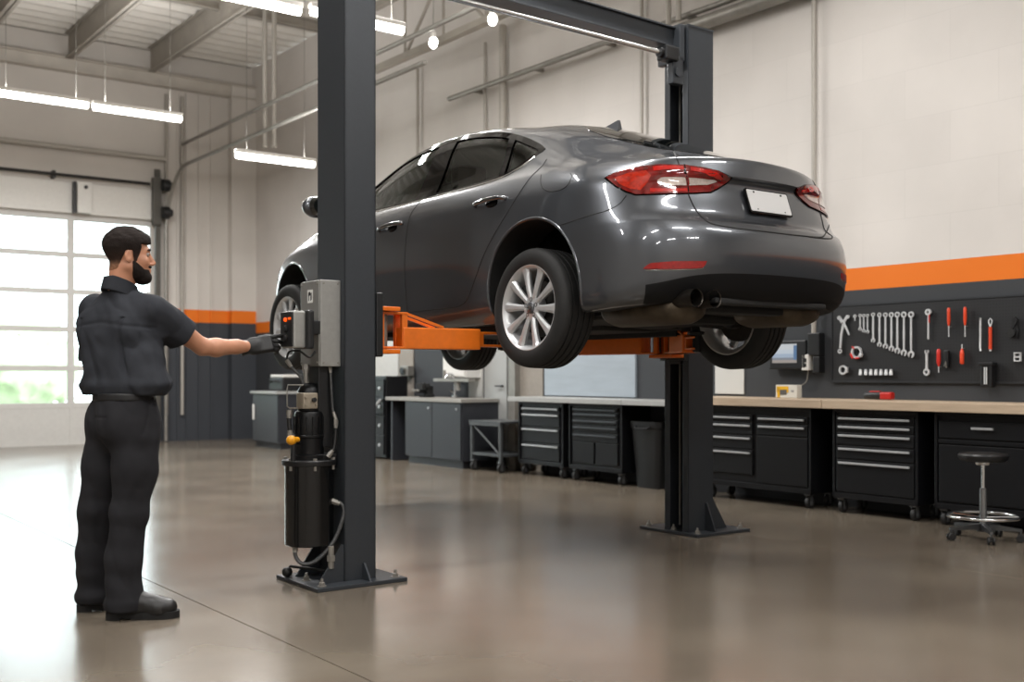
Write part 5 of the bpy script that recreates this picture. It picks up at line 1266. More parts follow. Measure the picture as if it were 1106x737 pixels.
chest('dark rolling chest, slim drawers over two small doors, left of the waste bin', 8.235, 9.085, .13, .834,
      [(-.36, .36, [('d', .75, .80, .68), ('d', .68, .75, .68), ('d', .61, .68, .68), ('d', .53, .61, .68), ('d', .43, .53, .68)]), (-.36, -.01, [('p', .20, .43, 0)]), (.01, .36, [('p', .20, .43, 0)])], d=.40, pulls=mat('dark_steel_pull', '#5a5d61', .35, .8))
# worktops
def top(label, f0, f1, z0, z1, m, r0=7.5, legs=()):
    t = thing('worktop', label, 'worktop', B(7.735, (f0+f1)/2, 0), YAW)
    b = MB(); b.b2((r0-7.735, -(f1-f0)/2, z0), (.264, (f1-f0)/2, z1), .006); b.build('slab', m, t)
    return t
top('pale wooden worktop over the drawer chest and stool, right end of the bench', 3.1, 5.715, .862, .935, M_wood, legs=(5.68, 4.8))
top('pale wooden worktop section between the right lift column and the tablet', 5.722, 7.30, .862, .935, M_wood, legs=(5.77, 7.22))
top('light grey worktop above the black waste bin', 7.31, 8.165, .835, .888, M_ltop, legs=(7.36,))
top('long light grey worktop over two dark rolling chests, seen under the car', 8.17, 10.09, .835, .888, M_ltop, legs=(9.13, 10.05))
# waste bin
t = thing('waste_bin', 'black tapered waste bin with a rim, left of the right lift column', 'bin', B(7.80, 7.98, 0), YAW)
def rr_loft(mb, secs, n=6):
    vs_ = []; fs_ = []; K = None
    for (w_, h_, r_, z) in secs:
        p = rrect(w_, h_, r_, n); K = len(p); vs_ += [(x, y, z) for x, y in p]
    for s in range(len(secs)-1):
        for i in range(K): fs_.append((s*K+i, s*K+(i+1) % K, (s+1)*K+(i+1) % K, (s+1)*K+i))
    fs_ += [tuple(range(K))[::-1]]; mb.add(vs_, fs_, 0, True); return mb
b = MB(); rr_loft(b, [(.26, .32, .05, 0), (.32, .42, .06, .60), (.34, .44, .06, .605), (.345, .445, .06, .67), (.325, .425, .055, .67), (.31, .40, .05, .60), (.25, .31, .04, .02), (.01, .01, .004, .02)]); b.build('bin_body', mat('black_bin_plastic', '#0c0d0e', .5, noise=.08), t)
b = MB(); b.tube([(-.175, -.1, .62), (-.20, -.08, .60), (-.20, .08, .60), (-.175, .1, .62)], .012, 8); b.build('bin_handle', M_black, t)
# small open cart
t = thing('utility_cart', 'small open grey steel cart on casters beside the grey cabinet', 'cart', B(7.68, 10.45, 0), YAW)
M_cart = mat('grey_cart_steel', '#55585a', .45, .4, noise=.06)
b = MB()
for x in (-.22, .22):
    for y in (-.29, .29): b = MB(); b.box((x, y, .35), (.035, .035, .48), .004); b.build('post', M_cart, t)
b = MB(); b.box((0, 0, .585), (.5, .64, .025), .005); b.box((-.24, 0, .565), (.02, .62, .05), .003); b.build('top_shelf', M_cart, t)
b = MB(); b.box((0, 0, .20), (.46, .60, .03), .005); b.build('lower_shelf', M_cart, t)
b = MB(); b.cyl((-.225, .27, .55), (-.225, -.27, .22), .012, n=8); b.build('diagonal_brace', M_cart, t)
casters(t, .5, .64, .055, .13, .05)
# grey base cabinet with worktop
t = thing('base_cabinet', 'grey two-door base cabinet with a pale worktop, under the front of the car', 'cabinet', B(7.70, 11.75, 0), YAW)
b = MB(); b.b2((-.28, -.87, .09), (.28, .44, .80), .004); b.b2((-.25, -.83, 0), (.28, .42, .09)); b.b2((-.27, .80, 0), (.28, .84, .80)); b.build('body', M_gcab, t)
for y0, y1, hy in ((-.85, -.22, -.78), (-.21, .42, -.15)):
    b = MB(); b.b2((-.302, y0, .10), (-.281, y1, .785), .004); o = b.build('cabinet_door', M_gcab, t)
    b = MB(); b.lathe([(0, -.022), (.014, -.02), (.014, -.008), (.006, -.004), (.006, 0)], (-.302, hy, .72), 'X', 14); b.build('door_knob', M_pull, o)
b = MB(); b.b2((-.32, -.89, .80), (.28, .90, .845), .006); b.build('slab', mat('stone_grey_top', '#8f8c86', .4, noise=.05), t)
# tap and small vice on it
t2 = thing('bench_tap', 'grey swan-neck tap on the grey cabinet worktop', 'tap', B(7.75, 11.55, .846), YAW)
b = MB(); b.cyl((0, 0, 0), (0, 0, .03), .035, n=16); b.tube(bez([(0, 0, 0), (0, 0, .22), (-.03, 0, .29), (-.10, 0, .30), (-.14, 0, .25)], 6), .016, 10); b.build('spout', M_chrome, t2)
b = MB(); b.tube([(0, .03, .06), (0, .09, .09)], .009, 8); b.build('tap_lever', M_chrome, t2)
t2 = thing('bench_vice', 'small dark bench vice at the left of the grey cabinet worktop', 'vice', B(7.62, 12.0, .846), YAW)
b = MB(); b.box((0, 0, .02), (.16, .14, .04), .01); b.box((.02, 0, .09), (.10, .10, .12), .015); b.box((-.02, 0, .15), (.04, .16, .06), .008); b.build('fixed_jaw', M_under, t2)
b = MB(); b.box((-.09, 0, .14), (.05, .16, .09), .01); b.box((-.05, 0, .08), (.18, .05, .05), .006); b.build('sliding_jaw', M_under, t2)
b = MB(); b.cyl((-.17, -.08, .09), (-.17, .08, .09), .008, n=8); b.cyl((-.19, 0, .09), (-.1, 0, .09), .014, n=10); b.build('screw_handle', M_steel, t2)
# tall black tool cabinet
t = thing('tall_tool_cabinet', 'tall black tool cabinet just right of the near lift column, beyond the grey cabinet', 'cabinet', B(7.60, 13.15, 0), YAW)
b = MB(); b.box((0, 0, .57), (.34, .86, 1.10), .012); b.build('body', M_cab, t)
for z0, z1 in ((.06, .32), (.33, .58), (.59, .82), (.83, 1.08)):
    b = MB(); b.b2((-.19, -.40, z0), (-.165, .40, z1), .006); o = b.build('drawer', M_cabd, t)
    b = MB(); b.lathe([(0, -.02), (.022, -.018), (.024, 0)], (-.19, -.30, (z0+z1)/2), 'X', 14); b.build('lock_knob', M_pull, o)
b = MB(); b.tube(bez([(-.2, -.34, .80), (-.27, -.36, .74), (-.28, -.2, .62), (-.24, 0, .56), (-.21, .1, .6)], 6), .022, 10); tag(b.build('air_hose', mat('grey_hose', '#7e807f', .5), None, B(7.60, 13.15, 0), YAW), 'loop of grey hose hanging on the tall black tool cabinet', 'hose')
# cabinet in the far corner
t = thing('corner_cabinet', 'dark grey cabinet with a pale top and white handle, behind the power unit', 'cabinet', B(7.1, 15.38, 0), YAW)
b = MB(); b.b2((.02, .0, .08), (.86, .95, .84), .005); b.b2((.06, .03, 0), (.84, .92, .08)); b.build('body', M_gcab, t)
b = MB(); b.b2((0, .02, .10), (.02, .93, .82), .004); o = b.build('cabinet_door', mat('slate_cabinet_door', '#3c3f43', .45, .2), t)
b = MB(); b.box((-.02, .86, .55), (.02, .05, .24), .006); b.build('white_handle', M_white, o)
b = MB(); b.b2((-.03, -.02, .84), (.86, .97, .88), .005); b.build('slab', M_ltop, t)
t = thing('tool_case', 'black tool case lying on the far corner cabinet behind the power unit hoses', 'case', B(7.40, 15.6, .881), YAW)
b = MB(); b.box((0, .15, .11), (.34, .5, .20), .025); b.build('case_body', M_black, t)
b = MB(); b.tube(bez([(-.17, 0, .14), (-.22, .05, .16), (-.22, .25, .16), (-.17, .3, .14)], 5), .012, 8); b.build('case_handle', M_black, t)
b = MB(); b.box((0, .15, .235), (.30, .46, .045), .012); tag(b.build('folded_cloth', M_white, None, B(7.40, 15.6, .881), YAW), 'white folded cloth lying on the black tool case in the far corner', 'cloth')
# pale boards, posts and door on the dark wall, seen under the car
def fpx(px, r): a = (px-553)/FPX; t = r/(.8*a+.6); return (-.6*a+.8)*t
def board(name, p0, p1, z0, z1, m, n, d=.02):
    f0, f1 = fpx(p1, RW-d), fpx(p0, RW-d); b = MB(); b.b2((RW-d, f0, z0), (RW-.001, f1, z1), .003); S('trim_%d' % n, b, m)
M_lb = mat('pale_wall_board', '#b9b8b4', .5, noise=.04); M_bb = mat('pale_blue_grey_board', '#9aa3ab', .35, noise=.06, scale=2, stretch=(1, 1, 6)); M_gb = mat('taupe_wall_board', '#8f887f', .6, noise=.05)
board('trim', 395, 430, 1.0, 1.86, M_lb, 20); board('trim', 431, 446, .0, 1.86, M_gb, 21); board('trim', 506, 521, .8, 1.86, M_lb, 22)
board('trim', 549, 556, 0, 1.86, M_steel, 23, .10); board('trim', 557, 586, 0, 1.86, M_gb, 24); board('trim', 588, 686, .9, 1.86, M_bb, 25, .03)
d2 = thing('door_2', None, None, B(RW-.05, 0, 0)); struct(d2)
f0, f1 = fpx(547, RW-.05), fpx(523, RW-.05)
b = MB(); b.b2((0, f0, .01), (.049, f1, 1.86), .004); struct(b.build('door_leaf', mat('light_grey_door', '#9c9d9b', .4), d2))
b = MB(); b.cyl((-.04, f0+.07, 1.0), (0, f0+.07, 1.0), .012, n=10); b.cyl((-.04, f0+.07, 1.0), (-.04, f0+.18, 1.0), .011, n=10); struct(b.build('door_handle', M_black, d2))
# wall cabinet with pipework
f0, f1 = fpx(503, 7.75), fpx(479, 7.75)
t = thing('wall_cabinet', 'white wall cabinet with pipe fittings under it, above the grey cabinet', 'cabinet', B(7.87, (f0+f1)/2, 1.10), YAW)
b = MB(); b.box((0, 0, .33), (.25, f1-f0, .66), .008); b.build('body', M_white, t)
b = MB(); b.box((-.132, 0, .33), (.012, f1-f0-.03, .62), .004); b.build('cabinet_door', M_white, t)
b = MB(); b.box((-.13, 0, -.03), (.1, f1-f0+.3, .04), .006); b.cyl((-.13, .2, -.02), (-.13, .2, .1), .03, n=12); b.cyl((-.13, -.1, -.16), (-.13, -.1, -.03), .03, n=12); b.build('pipe_fittings', M_steel, t)
t = thing('wall_valve', 'small grey valve box on the taupe wall board above the tall tool cabinet', 'valve', B(RW-.07, fpx(440, RW-.06), 1.13), YAW)
b = MB(); b.box((0, 0, .06), (.10, .22, .14), .01); b.build('valve_body', M_steel, t); b = MB(); b.lathe([(0, -.09), (.05, -.088), (.055, -.075), (.02, -.07), (.02, -.05)], (0, 0, .06), 'X', 18); b.build('hand_wheel', M_black, t)
# tablet on the wall, switch gear, sheet, meter card, multitool
PWR = RW-.03
def pw(px, py, r=PWR):
    a = (px-553)/FPX; t = r/(.8*a+.6); return Vector((r, (-.6*a+.8)*t, CAMZ+(HORY-py)/FPX*t))
def atw(p): return B(p.x, p.y, p.z)
fA, fB = pw(832, 0, 7.93).y, pw(872, 0, 7.93).y; zt_, zb_ = pw(852, 368, 7.93).z, pw(852, 399, 7.93).z
t = thing('wall_tablet', 'black framed tablet screen glowing on the dark wall beside the pegboard', 'tablet', B(7.94, (fA+fB)/2, (zt_+zb_)/2), YAW)
W_, H_ = fA-fB, zt_-zb_
b = MB(); b.box((.0, 0, 0), (.06, W_, H_), .012); b.build('frame', M_black, t)
def screenmat():
    m = bpy.data.materials.new('glowing_app_screen'); m.use_nodes = True; nt = m.node_tree; p = nt.nodes['Principled BSDF']; N = nt.nodes.new; L = nt.links.new
    tc = N('ShaderNodeTexCoord'); s = N('ShaderNodeSeparateXYZ'); L(tc.outputs['Object'], s.inputs[0]); mr = N('ShaderNodeMapRange'); mr.inputs[1].default_value = -H_*.36; mr.inputs[2].default_value = H_*.36; L(s.outputs[2], mr.inputs[0])
    r = N('ShaderNodeValToRGB'); r.color_ramp.interpolation = 'CONSTANT'; e = r.color_ramp.elements; e[0].position = 0; e[0].color = (*lin('#8d8a86'), 1); e[1].position = .12; e[1].color = (*lin('#a89f98'), 1)
    for p_, c in ((.25, '#8a8f97'), (.36, '#a9b9cc'), (.55, '#c6d0da'), (.75, '#cfd3d6')):
        q = e.new(p_); q.color = (*lin(c), 1)
    L(mr.outputs[0], r.inputs[0]); L(r.outputs[0], p.inputs['Emission Color']); p.inputs['Emission Strength'].default_value = .8; p.inputs['Base Color'].default_value = (.02, .02, .02, 1); p.inputs['Roughness'].default_value = .15
    return m
b = MB(); b.box((-.031, .03, .012), (.003, W_*.66, H_*.66)); b.build('screen', screenmat(), t)
b = MB(); b.box((-.033, -W_*.22, .02), (.002, W_*.08, H_*.5)); b.build('side_panel', mat('screen_blue_strip', '#5f7fa8', .3), t)
p = pw(881, 372, 7.95); t = thing('switch_box', 'black electrical switch box with a white socket, between tablet and pegboard', 'switch', B(7.955, p.y, p.z), YAW)
b = MB(); b.box((0, 0, 0), (.08, .13, .20), .008); b.box((0, -.03, -.18), (.08, .07, .14), .006); b.build('box', M_black, t)
b = MB(); b.box((-.01, .085, -.16), (.07, .075, .14), .005); so = b.build('white_socket', M_white, t)
b = MB(); b.box((-.047, .085, -.14), (.006, .03, .035), .002); b.box((-.047, .085, -.185), (.006, .03, .03), .002); b.build('socket_holes', M_black, so)
b = MB(); b.tube(bez([(0.0, .085, -.23), (.0, .10, -.32), (.0, .13, -.35), (-.0, .15, -.36)], 6), .006, 6); b.build('flex', M_steel, t)
f0, f1 = pw(802, 0).y, pw(771, 0).y; z0, z1 = pw(802, 426).z, pw(802, 396).z
b = MB(); b.box((0, 0, 0), (.012, f1-f0, z1-z0+.1), .002); tag(b.build('wall_sheet', mat('white_notice_sheet', '#c6c6c2', .6), None, B(RW-.008, (f0+f1)/2, (z0+z1)/2+.05), YAW), 'blank white sheet on the dark wall below the rear tyre, left of the tablet', 'sheet')
t = thing('meter_pack', 'white and yellow meter pack standing on the wooden bench below the tablet', 'box', B(7.84, 6.33, .936), YAW)
b = MB(); b.box((0, 0, .058), (.07, .235, .115), .004); b.build('carton', mat('white_carton', '#d7d5cc', .6), t)
b = MB(); b.box((-.036, .04, .075), (.003, .13, .055)); b.box((-.036, .085, .045), (.003, .03, .085)); b.build('yellow_print', mat('yellow_print', '#e0ae1c', .5), t)
b = MB(); b.box((-.0365, .03, .05), (.004, .075, .045)); b.build('grey_window', mat('grey_print', '#5c5a58', .4), t)
b = MB(); b.box((-.036, -.07, .06), (.002, .03, .02)); b.build('grey_mark', mat('pale_print', '#9a9a98', .5), t)
a_ = pw(949, 430, 7.80); t = thing('cordless_tool', 'red and black hand tool lying on the wooden bench under the wrenches', 'tool', B(7.80, a_.y, .936), YAW)
b = MB(); b.tube([(0, .13, .03), (0, .10, .036), (0, -.02, .036), (0, -.04, .032)], [.022, .032, .034, .030], 14); b.build('handle', M_black, t)
b = MB(); b.box((0, -.08, .034), (.065, .11, .062), .016); b.box((0, .03, .065), (.03, .10, .016), .005); b.build('red_body', mat('red_tool_plastic', '#b3221c', .4), t)
# ---- pegboard
PB = (4.0, 5.966, 1.087, 1.738); FX = RW-.028
t = thing('pegboard', 'black perforated pegboard with tools, on the dark wall over the wooden bench', 'pegboard', B(RW-.014, (PB[0]+PB[1])/2, PB[2]), YAW)
def pegmat():
    m = bpy.data.materials.new('black_pegboard'); m.use_nodes = True; nt = m.node_tree; p = nt.nodes['Principled BSDF']; N = nt.nodes.new; L = nt.links.new
    tc = N('ShaderNodeTexCoord'); mp = N('ShaderNodeVectorMath'); mp.operation = 'SCALE'; mp.inputs['Scale'].default_value = 1/.0254; L(tc.outputs['Object'], mp.inputs[0])
    fr = N('ShaderNodeVectorMath'); fr.operation = 'FRACTION'; L(mp.outputs[0], fr.inputs[0]); sb_ = N('ShaderNodeVectorMath'); sb_.operation = 'SUBTRACT'; sb_.inputs[1].default_value = (.5, .5, .5); L(fr.outputs[0], sb_.inputs[0])
    ml = N('ShaderNodeVectorMath'); ml.operation = 'MULTIPLY'; ml.inputs[1].default_value = (0, 1, 1); L(sb_.outputs[0], ml.inputs[0]); ln = N('ShaderNodeVectorMath'); ln.operation = 'LENGTH'; L(ml.outputs[0], ln.inputs[0])
    lt = N('ShaderNodeMath'); lt.operation = 'LESS_THAN'; lt.inputs[1].default_value = .17; L(ln.outputs['Value'], lt.inputs[0])
    mx = N('ShaderNodeMix'); mx.data_type = 'RGBA'; mx.inputs[6].default_value = (*lin('#1d1e20'), 1); mx.inputs[7].default_value = (.002, .002, .002, 1); L(lt.outputs[0], mx.inputs[0]); L(mx.outputs[2], p.inputs['Base Color']); p.inputs['Roughness'].default_value = .5
    return m
hw = (PB[1]-PB[0])/2
b = MB(); b.b2((-.006, -hw, 0), (.006, hw, PB[3]-PB[2])); b.build('perforated_panel', pegmat(), t)
b = MB(); hh = PB[3]-PB[2]
for q in (((-.012, -hw-.012, -.012), (.012, hw+.012, .004)), ((-.012, -hw-.012, hh-.004), (.012, hw+.012, hh+.012)), ((-.012, -hw-.012, 0), (.012, -hw, hh)), ((-.012, hw, 0), (.012, hw+.012, hh))): b.b2(*q)
b.build('panel_rim', mat('dark_metal_rim', '#3a3c3f', .4, .4), t)
M_wr = mat('chrome_vanadium', '#d4d6d8', .38, .35, noise=.04); M_ro = mat('orange_red_handle', '#d9431f', .4, noise=.05); M_rd = mat('bright_red_handle', '#c92a20', .4, noise=.05)
TX = FX-.012      # plane of the hanging tools; local frame: x' = -f (right in the photo), y' = z up, extruded towards the room
def MT(z=0): return Matrix.Rotation(-PI/2, 4, 'Z') @ Matrix.Rotation(PI/2, 4, 'X')
def tool_at(px, py): p = pw(px, py, TX); return B(TX, p.y, p.z)
def pxlen(px, y0, y1): return pw(px, y0, TX).z-pw(px, y1, TX).z
def ringhead(cx, cy, R, ri, n=20): return circ(cx, cy, R, n), circ(cx, cy, ri, 6)
def jaw(cx, cy, R, ang, gap):
    # open-end head pointing along ang
    ca, sa = math.cos(ang), math.sin(ang); P = []
    for i in range(17):
        a = .5+(2*PI-1.0)*i/16; P.append((R*math.cos(a), R*math.sin(a)))
    P += [(R*.95, -gap), (-R*.25, -gap), (-R*.45, 0), (-R*.25, gap), (R*.95, gap)]
    return [(cx+x*ca-y*sa, cy+x*sa+y*ca) for x, y in P]
def wrench(L, label, px, y0, group, hw_=.0085, ring_top=True):
    t = thing('combination_wrench', label, 'wrench', tool_at(px, y0), YAW, group)
    M = MT(); R = max(.014, L*.068); b = MB(); o, h = ringhead(0, -R, R, R*.58); b.prism(o, -.005, .006, M, [h]); b.build('ring_end', M_wr, t)
    b = MB(); b.prism([(-hw_*.8, -1.85*R), (-hw_, -L*.5), (-hw_*.85, -L+1.7*R), (hw_*.85, -L+1.7*R), (hw_, -L*.5), (hw_*.8, -1.85*R)], -.003, .004, M); b.build('shank', M_wr, t)
    b = MB(); b.prism(jaw(0, -L+R*1.05, R*1.12, -PI/2-.26, R*.42), -.004, .005, M); b.build('open_end', M_wr, t)
    b = MB(); b.tube([Vector((.010, 0, -R*.75)), Vector((-.012, 0, -R*.75)), Vector((-.016, 0, -R*.5))], .0025, 6); b.build('hook', M_steel, t)
    return t
X = lambda x: 890+x/5.12
Y = lambda y: 310+y/5.12
gw = 'combination wrenches hanging in a row on the pegboard'
order = ['leftmost and shortest', 'second from left', 'third from left', 'fourth from left', 'fifth from left', 'sixth from left', 'rightmost and longest']
for (x, y0, y1), od in zip(((272, 143, 308), (307, 143, 332), (340, 142, 343), (373, 140, 357), (406, 138, 370), (442, 137, 382), (482, 136, 392)), order):
    wrench(pxlen(X(x), Y(y0), Y(y1)), 'silver combination wrench on the pegboard, %s of the seven long ones' % od, X(x), Y(y0), gw)
for (x, y1), od in zip(((200, 243), (220, 253), (241, 258)), ('first from the left', 'second from the left', 'third, beside the long wrenches')):
    wrench(pxlen(X(x), Y(150), Y(y1)), 'tiny silver wrench on the pegboard, %s of the three tiny ones' % od, X(x), Y(150), 'tiny wrenches', .006)
t = thing('wing_nut_key', 'tiny silver key on the pegboard between the pliers and the tiny wrenches', 'key', tool_at(X(171), Y(152)), YAW)
b = MB(); o, h = ringhead(0, -.016, .015, .007); b.prism(o, -.004, .005, MT(), [h]); b.prism([(-.004, -.03), (-.004, -.055), (.004, -.055), (.004, -.03)], -.003, .003, MT()); b.build('key_body', M_wr, t)
# big pliers at the left end
s = 1/5.12*pw(X(110), 0, TX).length*0
p0 = pw(X(0), Y(0), TX)
def pq(x, y, o): q = pw(X(x), Y(y), TX); c = o; return (-(q.y-c.y), q.z-c.z)
o = pw(X(105), Y(200), TX); t = thing('slip_joint_pliers', 'large silver pliers hanging open at the top left of the pegboard', 'pliers', B(TX, o.y, o.z), YAW)
def strip(pts, w):
    P = [Vector(p) for p in pts]; L = []; R = []
    for i, p in enumerate(P):
        d = (P[min(i+1, len(P)-1)]-P[max(i-1, 0)]).normalized(); n = Vector((-d.y, d.x)); ww = w[i] if isinstance(w, (list, tuple)) else w; L.append(tuple(p+n*ww)); R.append(tuple(p-n*ww))
    return R+L[::-1]
b = MB(); b.prism(strip([pq(130, 160, o), pq(112, 190, o), pq(96, 260, o), pq(90, 340, o)], [.010, .014, .010, .009]), -.004, .004, MT()); q = pq(88, 356, o); c, h = ringhead(q[0], q[1], .021, .010); b.prism(c, -.004, .004, MT(), [h]); b.build('long_handle', M_wr, t)
b = MB(); b.prism(strip([pq(84, 165, o), pq(104, 195, o), pq(122, 220, o), pq(142, 266, o)], [.012, .015, .010, .007]), .004, .010, MT()); b.prism(circ(*pq(86, 172, o), .018), .004, .010, MT()); b.prism(circ(*pq(132, 166, o), .016), -.004, .006, MT()); b.build('short_handle', M_wr, t)
b = MB(); b.cyl((-.016, 0, 0), (.006, 0, 0), .007, n=10); b.build('pivot', M_steel, t)
# hose clamps
o = pw(X(180), Y(362), TX); t = thing('ring_clamp', 'silver ring clamp with red grips on the pegboard, right of the pliers', 'clamp', B(TX, o.y, o.z), YAW)
b = MB(); b.prism(circ(0, 0, .052, 28), -.010, .008, MT(), [circ(0, 0, .036, 24)]); b.build('ring', M_wr, t)
b = MB(); b.box((-.004, .044, -.03), (.02, .018, .05), .004, rot=Matrix.Rotation(-.5, 4, 'X')); b.box((-.004, -.01, -.05), (.02, .04, .014), .004); b.box((-.004, .03, .04), (.018, .03, .012), .004, rot=Matrix.Rotation(.7, 4, 'X')); b.build('red_grips', M_rd, t)
b = MB(); b.box((-.006, -.046, -.025), (.02, .03, .03), .004, rot=Matrix.Rotation(.5, 4, 'X')); b.build('clasp', M_wr, t)
o = pw(X(105), Y(460), TX); t = thing('ring_clamp', 'small silver ring clamp at the bottom left corner of the pegboard', 'clamp', B(TX, o.y, o.z), YAW)
b = MB(); b.prism(circ(0, 0, .040, 28), -.010, .008, MT(), [circ(0, 0, .026, 24)]); b.build('ring', M_wr, t)
b = MB(); b.box((-.004, -.042, .0), (.022, .022, .05), .004); b.build('clasp', M_wr, t)
# sockets
for i, x in enumerate((204, 234, 262, 290, 318, 346, 373)):
    o = pw(X(x), Y(470), TX)
    t = thing('wrench_socket', 'short chrome socket in the row of seven low on the pegboard, %s' % ('leftmost', 'second from left', 'third from left', 'middle one', 'third from right', 'second from right', 'rightmost')[i], 'socket', B(TX, o.y, o.z), YAW, 'chrome sockets on the pegboard')
    b = MB(); b.lathe([(.0, .022), (.007, .022), (.012, .02), (.012, .0), (.015, -.005), (.015, -.028), (.010, -.028), (.010, -.012), (0, -.012)], (-.006, 0, 0), 'Z', 14); b.build('barrel', M_wr, t)
    b = MB(); b.box((.008, 0, .0), (.012, .008, .03), .002); b.build('clip', M_steel, t)
# ratchet, ring wrench, screwdrivers ...
o = pw(X(577), Y(140), TX); t = thing('ratchet_handle', 'silver ratchet with a red stripe on the pegboard, right of the longest wrench', 'ratchet', B(TX, o.y, o.z), YAW)
L = pxlen(X(577), Y(140), Y(290)); b = MB(); c, h = ringhead(0, 0, .026, .012); b.prism(c, -.006, .010, MT(), [h]); b.build('ratchet_head', M_wr, t)
b = MB(); b.prism([(-.006, -.02), (-.007, -L), (.007, -L), (.006, -.02)], -.004, .004, MT()); b.build('shank', M_wr, t); b = MB(); b.box((-.006, -.011, -.05), (.008, .008, .07), .002); b.build('red_stripe', M_rd, t)
o = pw(X(568), Y(350), TX); t = thing('ring_wrench', 'stubby silver ring wrench low on the pegboard, under the ratchet', 'wrench', B(TX, o.y, o.z), YAW)
L = pxlen(X(568), Y(350), Y(490)); b = MB(); c, h = ringhead(0, -L+.027, .028, .015); b.prism(c, -.006, .008, MT(), [h]); b.build('ring_end', M_wr, t)
b = MB(); b.prism([(-.010, -.02), (-.009, -L*.6), (-.012, -L+.05), (.012, -L+.05), (.009, -L*.6), (.010, -.02)], -.004, .005, MT()); b.prism(jaw(0, -.014, .018, PI/2, .008), -.004, .005, MT()); b.build('shank', M_wr, t)
def driver(px, y0, yh, y1, label, up=True, hm=None, gr=.0135):
    o = pw(px, yh, TX-.012); t = thing('screwdriver', label, 'screwdriver', B(TX-.012, o.y, o.z), YAW)
    Lh = (pw(px, y0, TX).z-pw(px, yh, TX).z); Ls = pw(px, yh, TX).z-pw(px, y1, TX).z
    s_ = 1 if Lh > 0 else -1; Lh = abs(Lh)
    prof = [(0, 0), (.008, 0), (.009, s_*Lh*.08), (gr*.8, s_*Lh*.14), (gr, s_*Lh*.35), (gr*.92, s_*Lh*.7), (gr, s_*Lh*.9), (gr*.6, s_*Lh), (0, s_*Lh)]
    b = MB(); b.lathe(prof, n=10); b.build('handle', hm or M_ro, t)
    b = MB(); b.cyl((0, 0, 0), (0, 0, -Ls*.88), .0042, n=10); b.box((0, 0, -Ls*.94), (.003, .010, abs(Ls)*.12)); b.build('blade', M_wr, t)
    b = MB(); b.box((.012, 0, -Ls*.08), (.02, .02, .006), .002); b.build('holder_clip', M_steel, t)
driver(X(690), Y(116), Y(215), Y(276), 'screwdriver with orange-red handle up on the pegboard, left one of two')
driver(X(780), Y(112), Y(212), Y(276), 'screwdriver with orange-red handle up on the pegboard, right one of two')
driver(X(763), Y(428), Y(342), Y(318), 'stubby screwdriver hanging handle down on the pegboard, right of the black pouch', hm=M_ro, gr=.017)
driver(X(634), Y(344), Y(440), Y(474), 'red-handled scraper low on the pegboard, right of the stubby ring wrench', hm=M_rd, gr=.017)
o = pw(X(683), Y(398), TX); t = thing('tool_pouch', 'small black pouch low on the pegboard between two red-handled tools', 'pouch', B(TX, o.y, o.z), YAW)
b = MB(); b.box((-.008, 0, 0), (.03, .038, .135), .008); b.build('pouch_body', M_black, t); b = MB(); b.tube([(-.03, -.008, -.07), (-.025, .0, -.02), (-.03, .012, -.06)], .004, 6); b.build('wire_clip', M_steel, t)
o = pw(X(865), Y(175), TX); t = thing('pry_bar', 'plain steel rod on the pegboard, left of the orange-handled file', 'bar', B(TX, o.y, o.z), YAW)
L = pxlen(X(865), Y(175), Y(355)); b = MB(); b.tube([(0, 0, .004), (0, 0, -L*.5), (0, .002, -L*.92), (-.004, -.006, -L)], .008, 10); b.build('rod', M_wr, t)
b = MB(); b.tube([(.01, 0, -.006), (-.012, 0, -.006), (-.014, 0, .004)], .003, 6); b.build('hook', M_steel, t)
o = pw(X(920), Y(222), TX); t = thing('hook_file', 'long tool with a silver loop head and orange grip, second upright right of the screwdrivers', 'tool', B(TX, o.y, o.z), YAW)
L = pxlen(X(920), Y(222), Y(345)); b = MB(); b.tube([(0, 0, 0), (0, 0, -L)], .0125, 12); b.build('orange_grip', M_ro, t)
b = MB(); b.tube([(0, 0, 0), (0, .012, .03), (0, .013, .05), (0, 0, .066), (0, -.013, .05), (0, -.012, .03), (0, 0, .002)], .005, 8); b.cyl((0, 0, -L), (0, 0, -L-.015), .009, n=10); b.build('loop_head', M_wr, t)
o = pw(X(1055), Y(200), TX); t = thing('black_pliers', 'black pliers hanging at the right edge of the pegboard', 'pliers', B(TX, o.y, o.z), YAW)
for nm, s1 in (('left_handle', 1), ('right_handle', -1)):
    b = MB(); b.prism(strip([(s1*.006, .045), (s1*.012, .02), (-s1*.004, -.01), (-s1*.022, -.05), (-s1*.014, -.11)], [.006, .012, .011, .009, .007]), -.004+.004*s1, .004+.004*s1, MT()); b.build('handle', M_black, t)
b = MB(); b.lathe([(0, -.015), (.03, -.013), (.032, .004)], (-.004, .022, -.075), 'X', 16); b.build('cutter_disc', M_under, t)
o = pw(X(1072), Y(388), TX); t = thing('metal_bracket', 'small silver bracket below the black pliers at the right edge of the pegboard', 'bracket', B(TX, o.y, o.z), YAW)
b = MB(); b.prism([(-.028, -.034), (-.018, -.034), (-.018, -.006), (.016, -.006), (.016, -.034), (.028, -.034), (.028, .034), (.016, .034), (.016, .006), (-.018, .006), (-.018, .034), (-.028, .034)], -.006, .010, MT()); b.build('plate', M_wr, t); b = MB(); b.box((-.012, .0, .03), (.012, .05, .008), .002); b.box((-.012, .0, -.03), (.012, .05, .008), .002); b.build('flange', M_wr, t)
o = pw(X(918), Y(488), TX); t = thing('tool_holder', 'black holder with two silver bits hanging over the lower edge of the pegboard', 'holder', B(TX-.03, o.y, o.z), YAW)
b = MB(); b.box((0, 0, 0), (.06, .095, .19), .01); b.box((.0, 0, .085), (.075, .115, .025), .006); b.build('holder_body', M_black, t)
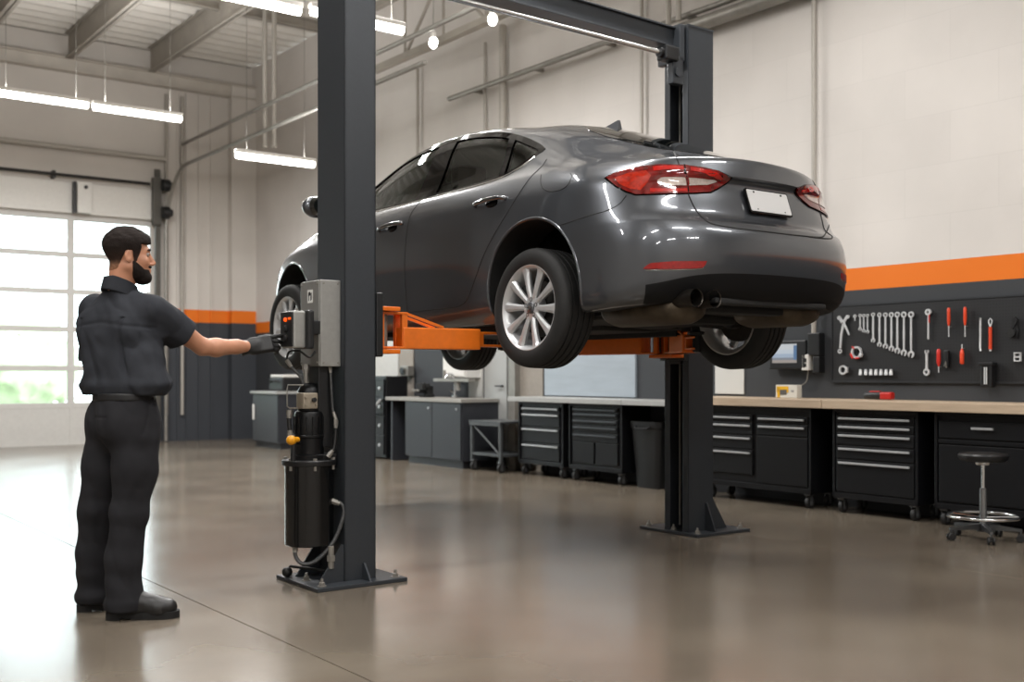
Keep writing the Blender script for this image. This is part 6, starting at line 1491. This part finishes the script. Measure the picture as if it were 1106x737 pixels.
for y in (-.008, .008): b = MB(); b.cyl((-.034, y, -.07), (-.034, y, .06), .005, n=8); b.build('bit', M_wr, t)
# round stool
C_ = pxz(1062, 583.5, 0); t = thing('work_stool', 'low round black stool on five casters with a chrome foot ring', 'stool', B(C_[0], C_[1], 0), YAW)
b = MB(); b.lathe([(0, .545), (.13, .545), (.150, .553), (.163, .570), (.165, .588), (.155, .600), (.10, .606), (0, .607)], n=44); b.build('seat', mat('black_vinyl', '#18191b', .35, noise=.06, bump=.08, bscale=200), t)
b = MB(); b.lathe([(0, .515), (.05, .52), (.06, .545), (0, .545)], n=24); b.cyl((0, 0, .33), (0, 0, .53), .014, n=16); b.build('gas_lift', M_chrome, t)
b = MB(); b.cyl((0, 0, .09), (0, 0, .36), .025, n=20, bev=.004); b.build('sleeve', mat('grey_column_sleeve', '#8d8f91', .25, .85), t)
b = MB(); b.torus((0, 0, .165), .232, .011, 'Z', 56, 10); 
for k in range(5): a = 2*PI*k/5+.35; b.cyl((.02*math.cos(a), .02*math.sin(a), .16), (.225*math.cos(a), .225*math.sin(a), .165), .006, n=8)
b.build('foot_ring', M_chrome, t)
b = MB(); b.cyl((0, 0, .06), (0, 0, .11), .045, n=20); b.build('hub', M_black, t)
for k in range(5):
    a = 2*PI*k/5+.1; R = Matrix.Rotation(a, 4, 'Z')
    m = MB(); m.add([(.02, -.022, .075), (.02, .022, .075), (.02, .022, .115), (.02, -.022, .115), (.245, -.012, .072), (.245, .012, .072), (.245, .012, .092), (.245, -.012, .092)], [(0, 1, 2, 3), (7, 6, 5, 4), (0, 4, 5, 1), (1, 5, 6, 2), (2, 6, 7, 3), (3, 7, 4, 0)])
    m.cyl((.235, 0, .055), (.235, 0, .085), .010, n=8); m.v = [tuple(R @ Vector(v)) for v in m.v]; lg = m.build('leg', mat('dark_polished_leg', '#5f6163', .3, .85), t)
    m = MB()
    for s_ in (-1, 1): m.lathe([(.008, s_*.016-.007), (.024, s_*.016-.007), (.0265, s_*.016-.004), (.0265, s_*.016+.004), (.024, s_*.016+.007), (.008, s_*.016+.007)], (.235, 0, .0265), 'Y', 18, close=True)
    m.cyl((.235, -.02, .0265), (.235, .02, .0265), .008, n=8); m.box((.232, 0, .048), (.03, .016, .022), .004)
    m.v = [tuple(R @ Vector(v)) for v in m.v]; m.build('caster', M_cast, lg)
